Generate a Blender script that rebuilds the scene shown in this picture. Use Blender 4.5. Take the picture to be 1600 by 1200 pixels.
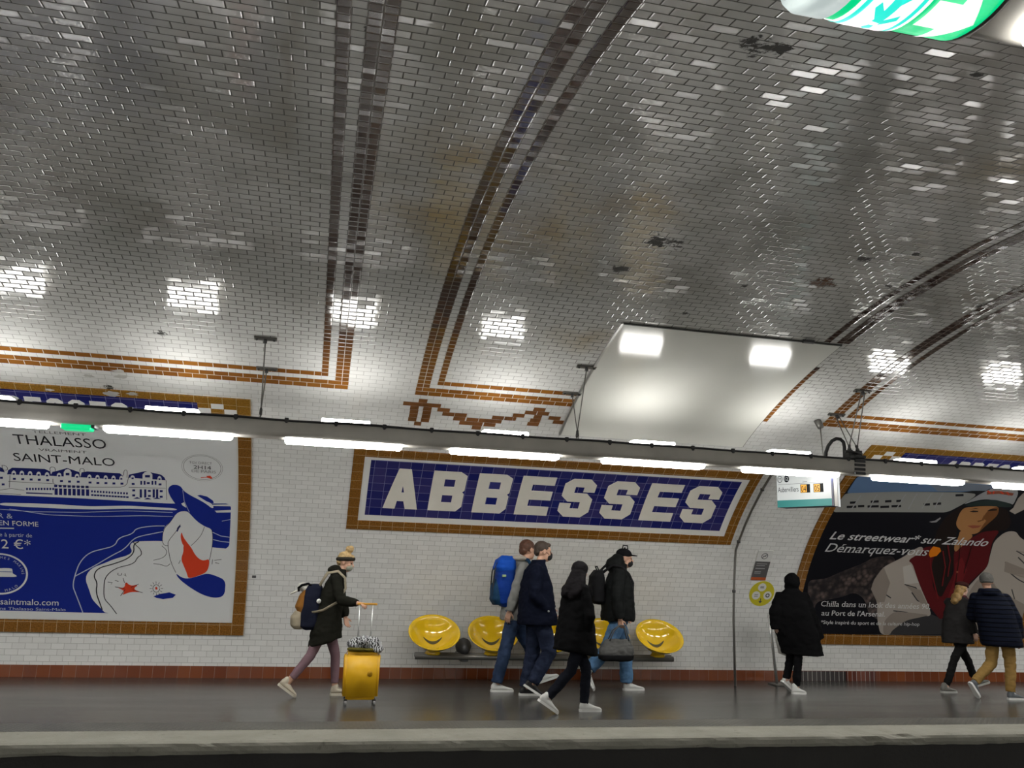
import bpy, bmesh, math, random
from mathutils import Vector, Matrix, noise
from mathutils.geometry import tessellate_polygon

for _o in list(bpy.data.objects):
    bpy.data.objects.remove(_o, do_unlink=True)
SC = bpy.context.scene
COL = SC.collection
random.seed(7)

# ------------------------------------------------------------------ camera
cam_data = bpy.data.cameras.new('camera')
cam = bpy.data.objects.new('camera', cam_data)
COL.objects.link(cam)
cam_data.sensor_width = 36.0
cam_data.lens = 29.1885
cam_data.clip_start = 0.05
cam_data.clip_end = 200
_yaw, _pit, _rol = math.radians(12.45715), math.radians(12.58841), math.radians(1.91232)
_f = Vector((math.sin(_yaw) * math.cos(_pit), math.cos(_yaw) * math.cos(_pit), math.sin(_pit)))
_r0 = Vector((math.cos(_yaw), -math.sin(_yaw), 0))
_u0 = _r0.cross(_f)
_r = _r0 * math.cos(_rol) + _u0 * math.sin(_rol)
_u = -_r0 * math.sin(_rol) + _u0 * math.cos(_rol)
CAM = Vector((0.0, -4.749, 1.501))
_m = Matrix((_r, _u, -_f)).transposed().to_4x4()
_m.translation = CAM
cam.matrix_world = _m
SC.camera = cam

# ------------------------------------------------------------------ world, exposure
world = bpy.data.worlds.new('station_air')
SC.world = world
world.use_nodes = True
world.node_tree.nodes['Background'].inputs[0].default_value = (0.5, 0.52, 0.5, 1)
world.node_tree.nodes['Background'].inputs[1].default_value = 0.02
SC.view_settings.view_transform = 'Standard'
SC.view_settings.look = 'None'
SC.view_settings.gamma = 1.0
SC.view_settings.use_curve_mapping = False
SC.view_settings.exposure = 0.0
TUBE_DOWN = 36.0      # the long fluorescent tubes under the beams
TUBE_UP = 20.0       # the short ones on top of the beams
SC.cycles.max_bounces = 8
SC.cycles.diffuse_bounces = 5
SC.cycles.glossy_bounces = 4
SC.cycles.sample_clamp_indirect = 6.0
SC.cycles.use_denoising = True

# ------------------------------------------------------------------ vault profile (y, z against arc length s)
_K = [0.345, 0.277, 0.185, 0.096, 0.090, 0.107, 0.116]
_N = 440
_L = 11.0
def _kap(s):
    t = s / _L * 6
    i = min(5, int(t))
    return _K[i] + (_K[i + 1] - _K[i]) * (t - i)
PROF = []
_y, _z, _p = 7.182, 0.0, math.radians(0.853)
_ds = _L / _N
for _i in range(_N + 1):
    PROF.append((_y, _z, _p))
    _pm = _p + _kap(_i * _ds) * _ds / 2
    _y -= math.sin(_pm) * _ds
    _z += math.cos(_pm) * _ds
    _p += _kap(_i * _ds + _ds / 2 if _i < _N else _L) * _ds
_ic = min(range(_N), key=lambda i: abs(PROF[i][2] - math.pi / 2))
S_CROWN = _ic * _ds
Y_CROWN, Z_CROWN = PROF[_ic][0], PROF[_ic][1]
S_END = 2 * S_CROWN
def prof(s):
    if s > S_CROWN:
        y, z, p = prof(2 * S_CROWN - s)
        return 2 * Y_CROWN - y, z, math.pi - p
    t = max(0.0, s / _ds)
    i = min(_N - 1, int(t))
    a, b, u = PROF[i], PROF[i + 1], s / _ds - i
    return tuple(a[k] + (b[k] - a[k]) * u for k in range(3))
def WP(x, s, off=0.0):
    """A point on the vault: x along the tracks, s up the wall from its foot, off towards the room."""
    y, z, p = prof(s)
    return Vector((x, y - off * math.cos(p), z - off * math.sin(p)))

# ------------------------------------------------------------------ objects
def link(name, me, mats, parent=None):
    o = bpy.data.objects.new(name, me)
    COL.objects.link(o)
    if mats is not None:
        for m in (mats if isinstance(mats, (list, tuple)) else [mats]):
            me.materials.append(m)
    if parent is not None:
        o.parent = parent
        if parent.parent is None and parent.type == 'EMPTY':
            o.matrix_parent_inverse = Matrix.Translation(-parent.location)
        else:
            o.matrix_parent_inverse = parent_world(parent).inverted()
    return o
def parent_world(o):
    if o.parent is None:
        return Matrix.Translation(o.location)
    return parent_world(o.parent) @ o.matrix_parent_inverse @ Matrix.Translation(o.location)
def tag(o, label, cat, group=None):
    o['label'] = label
    o['category'] = cat
    if group:
        o['group'] = group
    return o
def struct(o):
    o['kind'] = 'structure'
    return o
def thing(name, loc, label, cat, group=None):
    o = bpy.data.objects.new(name, None)
    COL.objects.link(o)
    o.location = loc
    o.empty_display_size = 0.1
    return tag(o, label, cat, group)
def copy_tree(o, shift, parent=None):
    c = o.copy()
    COL.objects.link(c)
    if parent is None:
        c.location = o.location + Vector(shift)
    else:
        c.parent = parent
        c.matrix_parent_inverse = o.matrix_parent_inverse.copy()
    for ch in [x for x in bpy.data.objects if x.parent == o]:
        copy_tree(ch, shift, c)
    return c

class MB:
    """Collects shapes, then links them as ONE mesh object."""
    def __init__(self):
        self.v, self.f, self.mi, self.sm = [], [], [], []
    def add(self, vs, fs, mi=0, smooth=False):
        n = len(self.v)
        self.v += [Vector(q) for q in vs]
        for f in fs:
            self.f.append([n + i for i in f])
            self.mi.append(mi)
            self.sm.append(smooth)
        return self
    def box(self, c, d, mi=0, rot=None, bev=0.0):
        c = Vector(c)
        bm = bmesh.new()
        bmesh.ops.create_cube(bm, size=1.0)
        for v in bm.verts:
            v.co = Vector((v.co.x * d[0], v.co.y * d[1], v.co.z * d[2]))
        if bev:
            bmesh.ops.bevel(bm, geom=bm.edges[:], offset=bev, segments=3, affect='EDGES', profile=0.6)
        self.bm(bm, Matrix.Translation(c) @ (rot.to_4x4() if rot else Matrix()), mi, smooth=False)
        return self
    def bm(self, bm, M=Matrix(), mi=0, smooth=True):
        bm.verts.ensure_lookup_table()
        bm.verts.index_update()
        self.add([M @ v.co for v in bm.verts], [[v.index for v in f.verts] for f in bm.faces], mi, smooth)
        bm.free()
        return self
    def tube(self, pts, r, n=8, mi=0, smooth=True, cap=True, ry=None):
        """Tube through points; r a number or one per point; ry squashes the second axis."""
        pts = [Vector(p) for p in pts]
        rs = r if isinstance(r, (list, tuple)) else [r] * len(pts)
        rings, ref = [], None
        for i, p in enumerate(pts):
            t = (pts[min(i + 1, len(pts) - 1)] - pts[max(i - 1, 0)])
            t = t.normalized() if t.length > 1e-9 else Vector((0, 0, 1))
            if ref is None:
                ref = Vector((0, 0, 1)) if abs(t.z) < 0.9 else Vector((1, 0, 0))
            a = (ref - t * ref.dot(t)).normalized()
            ref = a
            b = t.cross(a)
            k = (ry[i] if isinstance(ry, (list, tuple)) else ry) if ry else rs[i]
            rings.append([p + a * (rs[i] * math.cos(2 * math.pi * j / n)) + b * (k * math.sin(2 * math.pi * j / n)) for j in range(n)])
        self.rings(rings, mi, smooth, cap)
        return self
    def rings(self, rings, mi=0, smooth=True, cap=True):
        n = len(rings[0])
        vs = [q for r_ in rings for q in r_]
        fs = []
        for i in range(len(rings) - 1):
            for j in range(n):
                fs.append([i * n + j, i * n + (j + 1) % n, (i + 1) * n + (j + 1) % n, (i + 1) * n + j])
        if cap:
            fs.append(list(range(n))[::-1])
            fs.append([(len(rings) - 1) * n + j for j in range(n)])
        self.add(vs, fs, mi, smooth)
        return self
    def ell(self, c, rad, rot=None, n=14, mi=0):
        bm = bmesh.new()
        bmesh.ops.create_uvsphere(bm, u_segments=n, v_segments=max(6, n // 2 + 1), radius=1.0)
        M = Matrix.Translation(Vector(c)) @ (rot.to_4x4() if rot else Matrix()) @ Matrix.Diagonal((*rad, 1))
        return self.bm(bm, M, mi, True)
    def cone(self, a, ra, b, rb, n=14, mi=0):
        """A rounded cone (two balls and what lies between)."""
        a, b = Vector(a), Vector(b)
        d = b - a
        if d.length < 1e-5:
            return self.ell(a, (ra,) * 3, n=n, mi=mi)
        t = d.normalized()
        L = d.length
        pts, rs = [], []
        for k in range(5):
            q = -math.pi / 2 + k * math.pi / 8
            pts.append(a + t * (ra * math.sin(q))); rs.append(max(1e-4, ra * math.cos(q)))
        for k in range(5):
            q = k * math.pi / 8
            pts.append(b + t * (rb * math.sin(q))); rs.append(max(1e-4, rb * math.cos(q)))
        # keep the rings in order along the axis
        z = [(p - a).dot(t) for p in pts]
        o = sorted(range(len(pts)), key=lambda i: z[i])
        return self.tube([pts[i] for i in o], [rs[i] for i in o], n=n, mi=mi)
    def lathe(self, c, prof_, n=20, mi=0, axis='Z'):
        rings = []
        for rr, h in prof_:
            ring = []
            for j in range(n):
                a = 2 * math.pi * j / n
                q = Vector((rr * math.cos(a), rr * math.sin(a), h))
                if axis == 'Y':
                    q = Vector((q.x, q.z, q.y))
                elif axis == 'X':
                    q = Vector((q.z, q.x, q.y))
                ring.append(Vector(c) + q)
            rings.append(ring)
        return self.rings(rings, mi)
    def panel(self, x0, x1, s0, s1, o0, o1, mi=0, ds=0.06, dx=None, smooth=True):
        """A slab lying on the curved wall, between offsets o0 and o1 from it."""
        ns = max(1, int(math.ceil((s1 - s0) / ds)))
        ss = [s0 + (s1 - s0) * i / ns for i in range(ns + 1)]
        vs, fs = [], []
        for x in (x0, x1):
            for s in ss:
                vs.append(WP(x, s, o1))
        for x in (x0, x1):
            for s in ss:
                vs.append(WP(x, s, o0))
        m = ns + 1
        for i in range(ns):
            fs.append([i, m + i, m + i + 1, i + 1])
        self.add(vs, fs, mi, smooth)
        e = []
        for i in range(ns):
            e.append([i, i + 1, 2 * m + i + 1, 2 * m + i])
            e.append([m + i, 3 * m + i, 3 * m + i + 1, m + i + 1])
        e.append([0, 2 * m, 3 * m, m])
        e.append([ns, m + ns, 3 * m + ns, 2 * m + ns])
        self.add(vs, e, mi, False)
        return self
    def build(self, name, mats, parent=None, uv_wall=False, weld=False):
        me = bpy.data.meshes.new(name)
        me.from_pydata([tuple(q) for q in self.v], [], self.f)
        me.polygons.foreach_set('material_index', self.mi)
        me.polygons.foreach_set('use_smooth', self.sm)
        me.update()
        o = link(name, me, mats, parent)
        if uv_wall:
            wall_uv(me)
        return o
def s_of(y, z):
    """Arc length of the wall point nearest to (y, z)."""
    best, bs = 1e9, 0
    for i in range(0, _N + 1, 4):
        d = (PROF[i][0] - y) ** 2 + (PROF[i][1] - z) ** 2
        if d < best:
            best, bs = d, i * _ds
    for k in range(-10, 11):
        s = bs + k * 0.01
        q = prof(max(0, s))
        d = (q[0] - y) ** 2 + (q[1] - z) ** 2
        if d < best:
            best, bs2 = d, s
            best_s = s
    try:
        return best_s
    except UnboundLocalError:
        return bs
def wall_uv(me):
    uv = me.uv_layers.new(name='wall')
    cache = {}
    for lp in me.loops:
        vi = lp.vertex_index
        if vi not in cache:
            c = me.vertices[vi].co
            cache[vi] = (c.x, s_of(c.y, c.z))
        uv.data[lp.index].uv = cache[vi]

def flat_pieces(pts):
    """2-D polygon (x, s) -> mesh cut into strips so that it follows the curved wall."""
    bm = bmesh.new()
    tri = tessellate_polygon([[Vector((x, s, 0)) for x, s in pts]])
    vs = [bm.verts.new((x, s, 0)) for x, s in pts]
    for t in tri:
        try:
            bm.faces.new([vs[i] for i in t])
        except ValueError:
            pass
    return bm
def cut_strips(bm, step=0.075):
    ys = [v.co.y for v in bm.verts]
    if not ys:
        return
    k = math.floor(min(ys) / step) + 1
    while k * step < max(ys):
        bmesh.ops.bisect_plane(bm, geom=bm.verts[:] + bm.edges[:] + bm.faces[:], plane_co=(0, k * step, 0), plane_no=(0, 1, 0), dist=1e-5)
        k += 1
def art_add(mb, bm, off, mi):
    cut_strips(bm)
    for f in bm.faces:
        f.normal_update()
        if f.normal.z < 0:
            f.normal_flip()
    bm.verts.index_update()
    mb.add([WP(v.co.x, v.co.y, off) for v in bm.verts], [[v.index for v in f.verts] for f in bm.faces], mi, True)
    bm.free()
def stroke_pieces(pts, w):
    bm = bmesh.new()
    n = len(pts)
    L = []
    for i in range(n):
        a = Vector(pts[max(0, i - 1)]); b = Vector(pts[min(n - 1, i + 1)])
        d = (b - a)
        d = d.normalized() if d.length > 1e-9 else Vector((1, 0))
        nn = Vector((-d.y, d.x)) * (w / 2)
        p = Vector(pts[i])
        L.append((bm.verts.new((*(p + nn), 0)), bm.verts.new((*(p - nn), 0))))
    for i in range(n - 1):
        try:
            bm.faces.new([L[i][0], L[i][1], L[i + 1][1], L[i + 1][0]])
        except ValueError:
            pass
    return bm
def glyphs(s, shear=0.0, bold=0.0, serif=False, space=1.0):
    """Flat mesh of a line of type, cap height about 0.7, left edge at 0 (returned as a bmesh)."""
    cu = bpy.data.curves.new('type', 'FONT')
    cu.body = s
    cu.size = 1.0
    cu.resolution_u = 3
    cu.offset = bold
    cu.space_character = space
    o = bpy.data.objects.new('type', cu)
    COL.objects.link(o)
    bpy.context.view_layer.update()
    me = bpy.data.meshes.new_from_object(o.evaluated_get(bpy.context.evaluated_depsgraph_get()))
    bpy.data.objects.remove(o, do_unlink=True)
    bpy.data.curves.remove(cu)
    bm = bmesh.new()
    bm.from_mesh(me)
    bpy.data.meshes.remove(me)
    bm.faces.ensure_lookup_table()
    if serif:
        slabs = []
        for e in bm.edges:
            a, b = e.verts[0].co, e.verts[1].co
            if len(e.link_faces) == 1 and abs(a.y - b.y) < 1e-4 and 0.03 < abs(a.x - b.x) < 0.16:
                third = [v.co.y for v in e.link_faces[0].verts if v not in e.verts]
                up = sum(third) / len(third) > a.y
                if abs(a.y) < 0.01 or (not up and a.y > 0.4):
                    slabs.append((min(a.x, b.x), max(a.x, b.x), a.y, 1 if up else -1))
        for x0, x1, y, d in slabs:
            q = [(x0 - 0.055, y), (x1 + 0.055, y), (x1 + 0.055, y + d * 0.04), (x0 - 0.055, y + d * 0.04)]
            bm.faces.new([bm.verts.new((*c, 0)) for c in q])
    for v in bm.verts:
        v.co.z = 0
        v.co.x += shear * v.co.y
    return bm
def type_on(mb, s, x, sv, width, cap, off, mi, **k):
    bm = glyphs(s, **k)
    xs = [v.co.x for v in bm.verts]
    if not xs:
        bm.free(); return
    kx, ky = width / (max(xs) - min(xs)), cap / 0.7
    x0 = min(xs)
    for v in bm.verts:
        v.co = Vector((x + (v.co.x - x0) * kx, sv + v.co.y * ky, 0))
    art_add(mb, bm, off, mi)
def type_flat(mb, s, M, width, cap, mi, **k):
    """Type in the plane of matrix M (x right, y up), as a thin raised layer."""
    bm = glyphs(s, **k)
    xs = [v.co.x for v in bm.verts]
    x0 = min(xs)
    kx = width / (max(xs) - x0)
    ky = cap / 0.7
    for v in bm.verts:
        v.co = Vector(((v.co.x - x0) * kx, v.co.y * ky, 0))
    mb.bm(bm, M, mi, False)

# ------------------------------------------------------------------ materials
def _nt(name):
    m = bpy.data.materials.new(name)
    m.use_nodes = True
    nt = m.node_tree
    return m, nt, nt.nodes['Principled BSDF']
class NB:
    def __init__(self, nt):
        self.nt = nt
    def n(self, t, **k):
        x = self.nt.nodes.new(t)
        for a, b in k.items():
            setattr(x, a, b)
        return x
    def val(self, s, to):
        if isinstance(s, bpy.types.NodeSocket):
            self.nt.links.new(s, to)
        else:
            to.default_value = s
    def math(self, op, a, b=0.0, c=0.0, clamp=False):
        x = self.n('ShaderNodeMath', operation=op, use_clamp=clamp)
        for s, i in zip((a, b, c), x.inputs):
            self.val(s, i)
        return x.outputs[0]
    def mix(self, f, a, b):
        x = self.n('ShaderNodeMix', data_type='RGBA')
        self.val(f, x.inputs['Factor'])
        for s, i in ((a, x.inputs[6]), (b, x.inputs[7])):
            self.val(s if isinstance(s, bpy.types.NodeSocket) else (*s, 1), i)
        return x.outputs[2]
    def noise(self, vec, scale, detail=2.0, rough=0.5):
        x = self.n('ShaderNodeTexNoise')
        x.inputs['Scale'].default_value = scale
        x.inputs['Detail'].default_value = detail
        x.inputs['Roughness'].default_value = rough
        if vec is not None:
            self.nt.links.new(vec, x.inputs['Vector'])
        return x.outputs['Fac']
    def ramp(self, f, lo, hi):
        x = self.n('ShaderNodeMapRange')
        x.inputs[1].default_value = lo
        x.inputs[2].default_value = hi
        self.val(f, x.inputs[0])
        return x.outputs[0]
def plain(name, col, rough=0.6, metal=0.0, spec=0.4, bump=0.0, bscale=60.0, vary=0.0, vscale=8.0, coat=0.0):
    m, nt, P = _nt(name)
    b = NB(nt)
    P.inputs['Base Color'].default_value = (*col, 1)
    P.inputs['Roughness'].default_value = rough
    P.inputs['Metallic'].default_value = metal
    P.inputs['Specular IOR Level'].default_value = spec
    P.inputs['Coat Weight'].default_value = coat
    tc = b.n('ShaderNodeTexCoord').outputs['Object']
    if vary:
        f = b.ramp(b.noise(tc, vscale, 4.0), 0.3, 0.7)
        c = b.mix(f, [x * (1 - vary) for x in col], [min(1, x * (1 + vary)) for x in col])
        nt.links.new(c, P.inputs['Base Color'])
    if bump:
        bp = b.n('ShaderNodeBump')
        bp.inputs['Strength'].default_value = bump
        bp.inputs['Distance'].default_value = 0.01
        nt.links.new(b.noise(tc, bscale, 3.0), bp.inputs['Height'])
        nt.links.new(bp.outputs[0], P.inputs['Normal'])
    return m
def glow(name, col, power, rough=0.3, base=0.35):
    m, nt, P = _nt(name)
    P.inputs['Base Color'].default_value = (*[base * q for q in col], 1)
    P.inputs['Emission Color'].default_value = (*col, 1)
    P.inputs['Emission Strength'].default_value = power
    P.inputs['Roughness'].default_value = rough
    return m
TW, TH = 0.149, 0.0745           # one wall tile
X_GRID, S_GRID = 0.916, 4.585    # a joint crossing of the tile grid
SPOTS = [(2.535, 7.916, .30), (2.40, 7.373, .17), (1.935, 10.716, .24), (3.317, 6.672, .09), (3.631, 7.318, .08), (6.049, 7.427, .13), (4.347, 8.058, .14),
         (-1.709, 5.361, .13), (0.038, 10.207, .07), (4.921, 7.617, .10), (4.70, 8.268, .12), (-2.351, 4.29, .10), (3.047, 10.816, .08)]
RUST = [(4.279, 7.541, .27)]
YEL = [(0.714, 7.978, .8), (0.8, 8.873, .7), (1.534, 7.9, .8), (2.139, 8.364, .7), (4.6, 9.9, 1.1), (2.5, 6.0, .5)]
def tile(name, col, col2, grout, w=TW, h=TH, shift=True, x0=X_GRID, s0=S_GRID, rough=0.09, tilt=0.014, mortar=0.0035, dirt=False, bevel=0.009, bstr=0.22, relief=0.0, upper_col=None):
    """Glazed tile laid in courses over the wall's own (x, s) coordinates; every tile sits at its own slight tilt."""
    m, nt, P = _nt(name)
    b = NB(nt)
    uv = b.n('ShaderNodeUVMap', uv_map='wall').outputs[0]
    sp = b.n('ShaderNodeSeparateXYZ')
    nt.links.new(uv, sp.inputs[0])
    u, v = b.math('SUBTRACT', sp.outputs[0], x0), b.math('SUBTRACT', sp.outputs[1], s0)
    rv = b.math('ADD', b.math('DIVIDE', v, h), 1000.0)
    row = b.math('FLOOR', rv)
    cu = b.math('ADD', b.math('DIVIDE', u, w), 1000.0)
    if shift:
        cu = b.math('ADD', cu, b.math('MULTIPLY', b.math('MODULO', row, 2.0), 0.5))
    colm = b.math('FLOOR', cu)
    fu, fv = b.math('SUBTRACT', cu, colm), b.math('SUBTRACT', rv, row)
    eu = b.math('MULTIPLY', b.math('SUBTRACT', 0.5, b.math('ABSOLUTE', b.math('SUBTRACT', fu, 0.5))), w)
    ev = b.math('MULTIPLY', b.math('SUBTRACT', 0.5, b.math('ABSOLUTE', b.math('SUBTRACT', fv, 0.5))), h)
    edge = b.math('MINIMUM', eu, ev)                     # metres from the joint's middle
    mw = mortar
    if dirt:     # the joints of the vault are wider and sootier than those of the wall
        mw = b.math('ADD', mortar, b.math('MULTIPLY', b.ramp(sp.outputs[1], 4.7, 6.0), 0.0022))
    joint = b.math('SUBTRACT', 1.0, b.ramp(b.math('DIVIDE', edge, mw), 0.55, 1.0))
    cid = b.n('ShaderNodeCombineXYZ')
    nt.links.new(colm, cid.inputs[0]); nt.links.new(row, cid.inputs[1])
    wn = b.n('ShaderNodeTexWhiteNoise', noise_dimensions='2D')
    nt.links.new(cid.outputs[0], wn.inputs['Vector'])
    c = b.mix(wn.outputs['Value'], col, col2)
    if relief:
        c = b.mix(b.ramp(b.noise(uv, 60.0, 2.0), 0.35, 0.65), [k * (1 - relief) for k in col], c)
    if dirt:
        # soot and damp on the glaze of the vault, with shapes of their own
        nz = b.noise(uv, 9.0, 5.0, 0.7)
        patch = b.ramp(b.noise(uv, 0.75, 3.0, 0.55), 0.42, 0.62)
        top = b.ramp(sp.outputs[1], 5.2, 7.2)
        c = b.mix(b.math('MULTIPLY', b.math('ADD', b.math('MULTIPLY', patch, 0.50), 0.24), top), c, (0.26, 0.255, 0.215))
        def blobs(lst, k):
            tot = None
            for x, s, rr in lst:
                d = b.math('SQRT', b.math('ADD', b.math('POWER', b.math('DIVIDE', b.math('SUBTRACT', sp.outputs[0], x), rr), 2.0), b.math('POWER', b.math('DIVIDE', b.math('SUBTRACT', sp.outputs[1], s), rr * 0.75), 2.0)))
                q = b.math('SUBTRACT', 1.0, d, clamp=True)
                tot = q if tot is None else b.math('MAXIMUM', tot, q)
            return tot
        c = b.mix(b.math('MULTIPLY', b.math('MULTIPLY', blobs(YEL, 1), 0.6), b.ramp(b.noise(uv, 3.0, 3.0), 0.3, 0.6)), c, (0.42, 0.30, 0.13))
        nd = b.math('SUBTRACT', b.math('ADD', blobs(SPOTS, 1), b.math('MULTIPLY', b.math('SUBTRACT', nz, 0.5), 3.0)), 0.50)
        dark = b.math('MULTIPLY', b.ramp(nd, 0.0, 0.22), b.math('GREATER_THAN', blobs(SPOTS, 1), 0.01))
        c = b.mix(dark, c, (0.035, 0.033, 0.028))
        nr = b.math('SUBTRACT', b.math('ADD', blobs(RUST, 1), b.math('MULTIPLY', b.math('SUBTRACT', nz, 0.5), 2.0)), 0.5)
        c = b.mix(b.math('MULTIPLY', b.ramp(nr, 0.0, 0.25), b.math('GREATER_THAN', blobs(RUST, 1), 0.01)), c, (0.13, 0.06, 0.03))
    gr = grout
    if dirt:
        gr = b.mix(b.ramp(sp.outputs[1], 4.7, 5.8), grout, (0.095, 0.09, 0.078))
    if upper_col:  # tiles and joints turn darker higher up the vault, varied per tile
        c = b.mix(b.ramp(b.math('ADD', sp.outputs[1], b.math('MULTIPLY', wn.outputs['Value'], 1.1)), 5.3, 6.9), c, upper_col)
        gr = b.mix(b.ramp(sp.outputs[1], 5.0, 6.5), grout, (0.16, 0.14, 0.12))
    c = b.mix(joint, c, gr)
    nt.links.new(c, P.inputs['Base Color'])
    rr = b.math('ADD', b.math('MULTIPLY', joint, 0.6), rough)
    if dirt:
        rr = b.math('ADD', rr, b.math('MULTIPLY', dark, 0.6))
    nt.links.new(rr, P.inputs['Roughness'])
    # tilt of each tile
    g = b.n('ShaderNodeNewGeometry').outputs['Normal']
    k = b.n('ShaderNodeVectorMath', operation='MULTIPLY_ADD')
    k.inputs[1].default_value = (2 * tilt,) * 3
    k.inputs[2].default_value = (-tilt,) * 3
    nt.links.new(wn.outputs['Color'], k.inputs[0])
    a = b.n('ShaderNodeVectorMath', operation='ADD')
    nt.links.new(g, a.inputs[0]); nt.links.new(k.outputs[0], a.inputs[1])
    nn = b.n('ShaderNodeVectorMath', operation='NORMALIZE')
    nt.links.new(a.outputs[0], nn.inputs[0])
    bp = b.n('ShaderNodeBump')
    bp.inputs['Strength'].default_value = bstr
    bp.inputs['Distance'].default_value = 0.004
    hgt = b.ramp(edge, mortar * 0.5, bevel)
    if relief:
        hgt = b.math('ADD', hgt, b.math('MULTIPLY', b.noise(uv, 60.0, 2.0), 0.8))
    nt.links.new(hgt, bp.inputs['Height'])
    nt.links.new(nn.outputs[0], bp.inputs['Normal'])
    nt.links.new(bp.outputs[0], P.inputs['Normal'])
    return m
M = {}
M['tile_white'] = tile('white_glazed_tile', (0.69, 0.69, 0.67), (0.75, 0.75, 0.73), (0.40, 0.395, 0.375), dirt=True, mortar=0.0033)
M['tile_amber'] = tile('amber_glazed_tile', (0.20, 0.075, 0.016), (0.31, 0.125, 0.022), (0.62, 0.58, 0.50), mortar=0.004)
M['tile_amber_col'] = tile('amber_half_tile', (0.17, 0.065, 0.018), (0.28, 0.11, 0.02), (0.62, 0.58, 0.50), w=TH, shift=False, mortar=0.004, upper_col=(0.060, 0.034, 0.026))
M['tile_frame'] = tile('ochre_relief_tile', (0.23, 0.10, 0.018), (0.30, 0.13, 0.022), (0.42, 0.31, 0.16), w=0.150, h=0.150, shift=False, relief=0.35, mortar=0.003)
M['tile_header'] = tile('ochre_header_tile', (0.30, 0.15, 0.02), (0.34, 0.17, 0.024), (0.45, 0.33, 0.16), w=0.150, h=0.150, shift=False, relief=0.3, mortar=0.003)
M['tile_plinth'] = tile('russet_plinth_tile', (0.16, 0.040, 0.014), (0.21, 0.058, 0.018), (0.24, 0.15, 0.10), w=0.151, h=0.16, s0=-0.004, shift=False, mortar=0.003)
M['tile_plinth_dark'] = tile('dark_plinth_tile', (0.025, 0.022, 0.024), (0.06, 0.05, 0.05), (0.5, 0.48, 0.44), w=0.076, h=0.16, s0=-0.004, shift=False, mortar=0.004)
M['tile_plinth_wine'] = tile('wine_plinth_tile', (0.06, 0.012, 0.012), (0.17, 0.045, 0.022), (0.5, 0.48, 0.44), w=0.076, h=0.16, s0=-0.004, shift=False, mortar=0.004)
M['tile_blue'] = tile('cobalt_glazed_tile', (0.009, 0.013, 0.125), (0.040, 0.036, 0.150), (0.17, 0.18, 0.34), w=0.150, h=0.1352, x0=0.592, s0=2.359, shift=False, mortar=0.003, tilt=0.03)
M['tile_cream'] = plain('cream_glazed_tile', (0.72, 0.69, 0.62), 0.12, vary=0.05, vscale=4)
M['tile_border'] = plain('white_glazed_border', (0.72, 0.72, 0.70), 0.12)
M['white_enamel'] = plain('white_enamel_panel', (0.74, 0.74, 0.69), 0.10, vary=0.03, vscale=1.5)
M['dark_edge'] = plain('dark_edge', (0.05, 0.05, 0.045), 0.5)
M['alu'] = plain('brushed_aluminium', (0.55, 0.55, 0.54), 0.35, metal=0.8)
M['steel'] = plain('dull_steel', (0.20, 0.195, 0.18), 0.4, metal=0.7)
M['dark_steel'] = plain('dark_steel', (0.07, 0.07, 0.07), 0.45, metal=0.4)
M['beam_grey'] = plain('grey_beam_paint', (0.40, 0.38, 0.34), 0.45, vary=0.12, vscale=3)
M['rubber'] = plain('black_rubber', (0.012, 0.012, 0.013), 0.45)
M['tube'] = glow('fluorescent_diffuser', (1.0, 0.985, 0.945), TUBE_DOWN)
M['tube_up'] = glow('fluorescent_upper_diffuser', (1.0, 0.985, 0.945), TUBE_UP)
M['yellow_shell'] = plain('glossy_yellow_shell', (0.80, 0.52, 0.012), 0.08, coat=0.5)
M['slot'] = plain('drain_slot_opening', (0.10, 0.08, 0.03), 0.6)
M['paper'] = plain('matt_paper', (0.62, 0.63, 0.62), 0.5)

# ------------------------------------------------------------------ the station shell
X0, X1 = -9.0, 17.0
def vault_strip(name, sa, sb, mat, ds=0.05):
    n = int(math.ceil((sb - sa) / ds))
    vs, fs, uvs = [], [], []
    for i in range(n + 1):
        s = sa + (sb - sa) * i / n
        for x in (X0, X1):
            vs.append(WP(x, s)); uvs.append((x, s))
    for i in range(n):
        fs.append([2 * i, 2 * i + 2, 2 * i + 3, 2 * i + 1])
    me = bpy.data.meshes.new(name)
    me.from_pydata([tuple(v) for v in vs], [], fs)
    me.polygons.foreach_set('use_smooth', [True] * len(fs))
    uv = me.uv_layers.new(name='wall')
    for lp in me.loops:
        uv.data[lp.index].uv = uvs[lp.vertex_index]
    return struct(link(name, me, mat))
vault_strip('wall_back', 0.0, 4.0, M['tile_white'])
vault_strip('ceiling', 4.0, S_END - 4.0, M['tile_white'])
vault_strip('wall_front', S_END - 4.0, S_END, M['tile_white'])
Y_EDGE, Y_WALL = 3.09, prof(0)[0]
YN_EDGE, YN_WALL = 2 * Y_CROWN - Y_EDGE, 2 * Y_CROWN - Y_WALL
for nm, x in (('wall_left', X0), ('wall_right', X1)):
    mb = MB()
    ring = [WP(x, S_END * i / 60) for i in range(61)]
    ring = [Vector((x, Y_WALL, -1.3))] + ring + [Vector((x, YN_WALL, -1.3))]
    mb.add(ring, [list(range(len(ring)))])
    o = mb.build(nm, plain(nm + '_plaster', (0.35, 0.34, 0.31), 0.8, vary=0.15)); struct(o)

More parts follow.
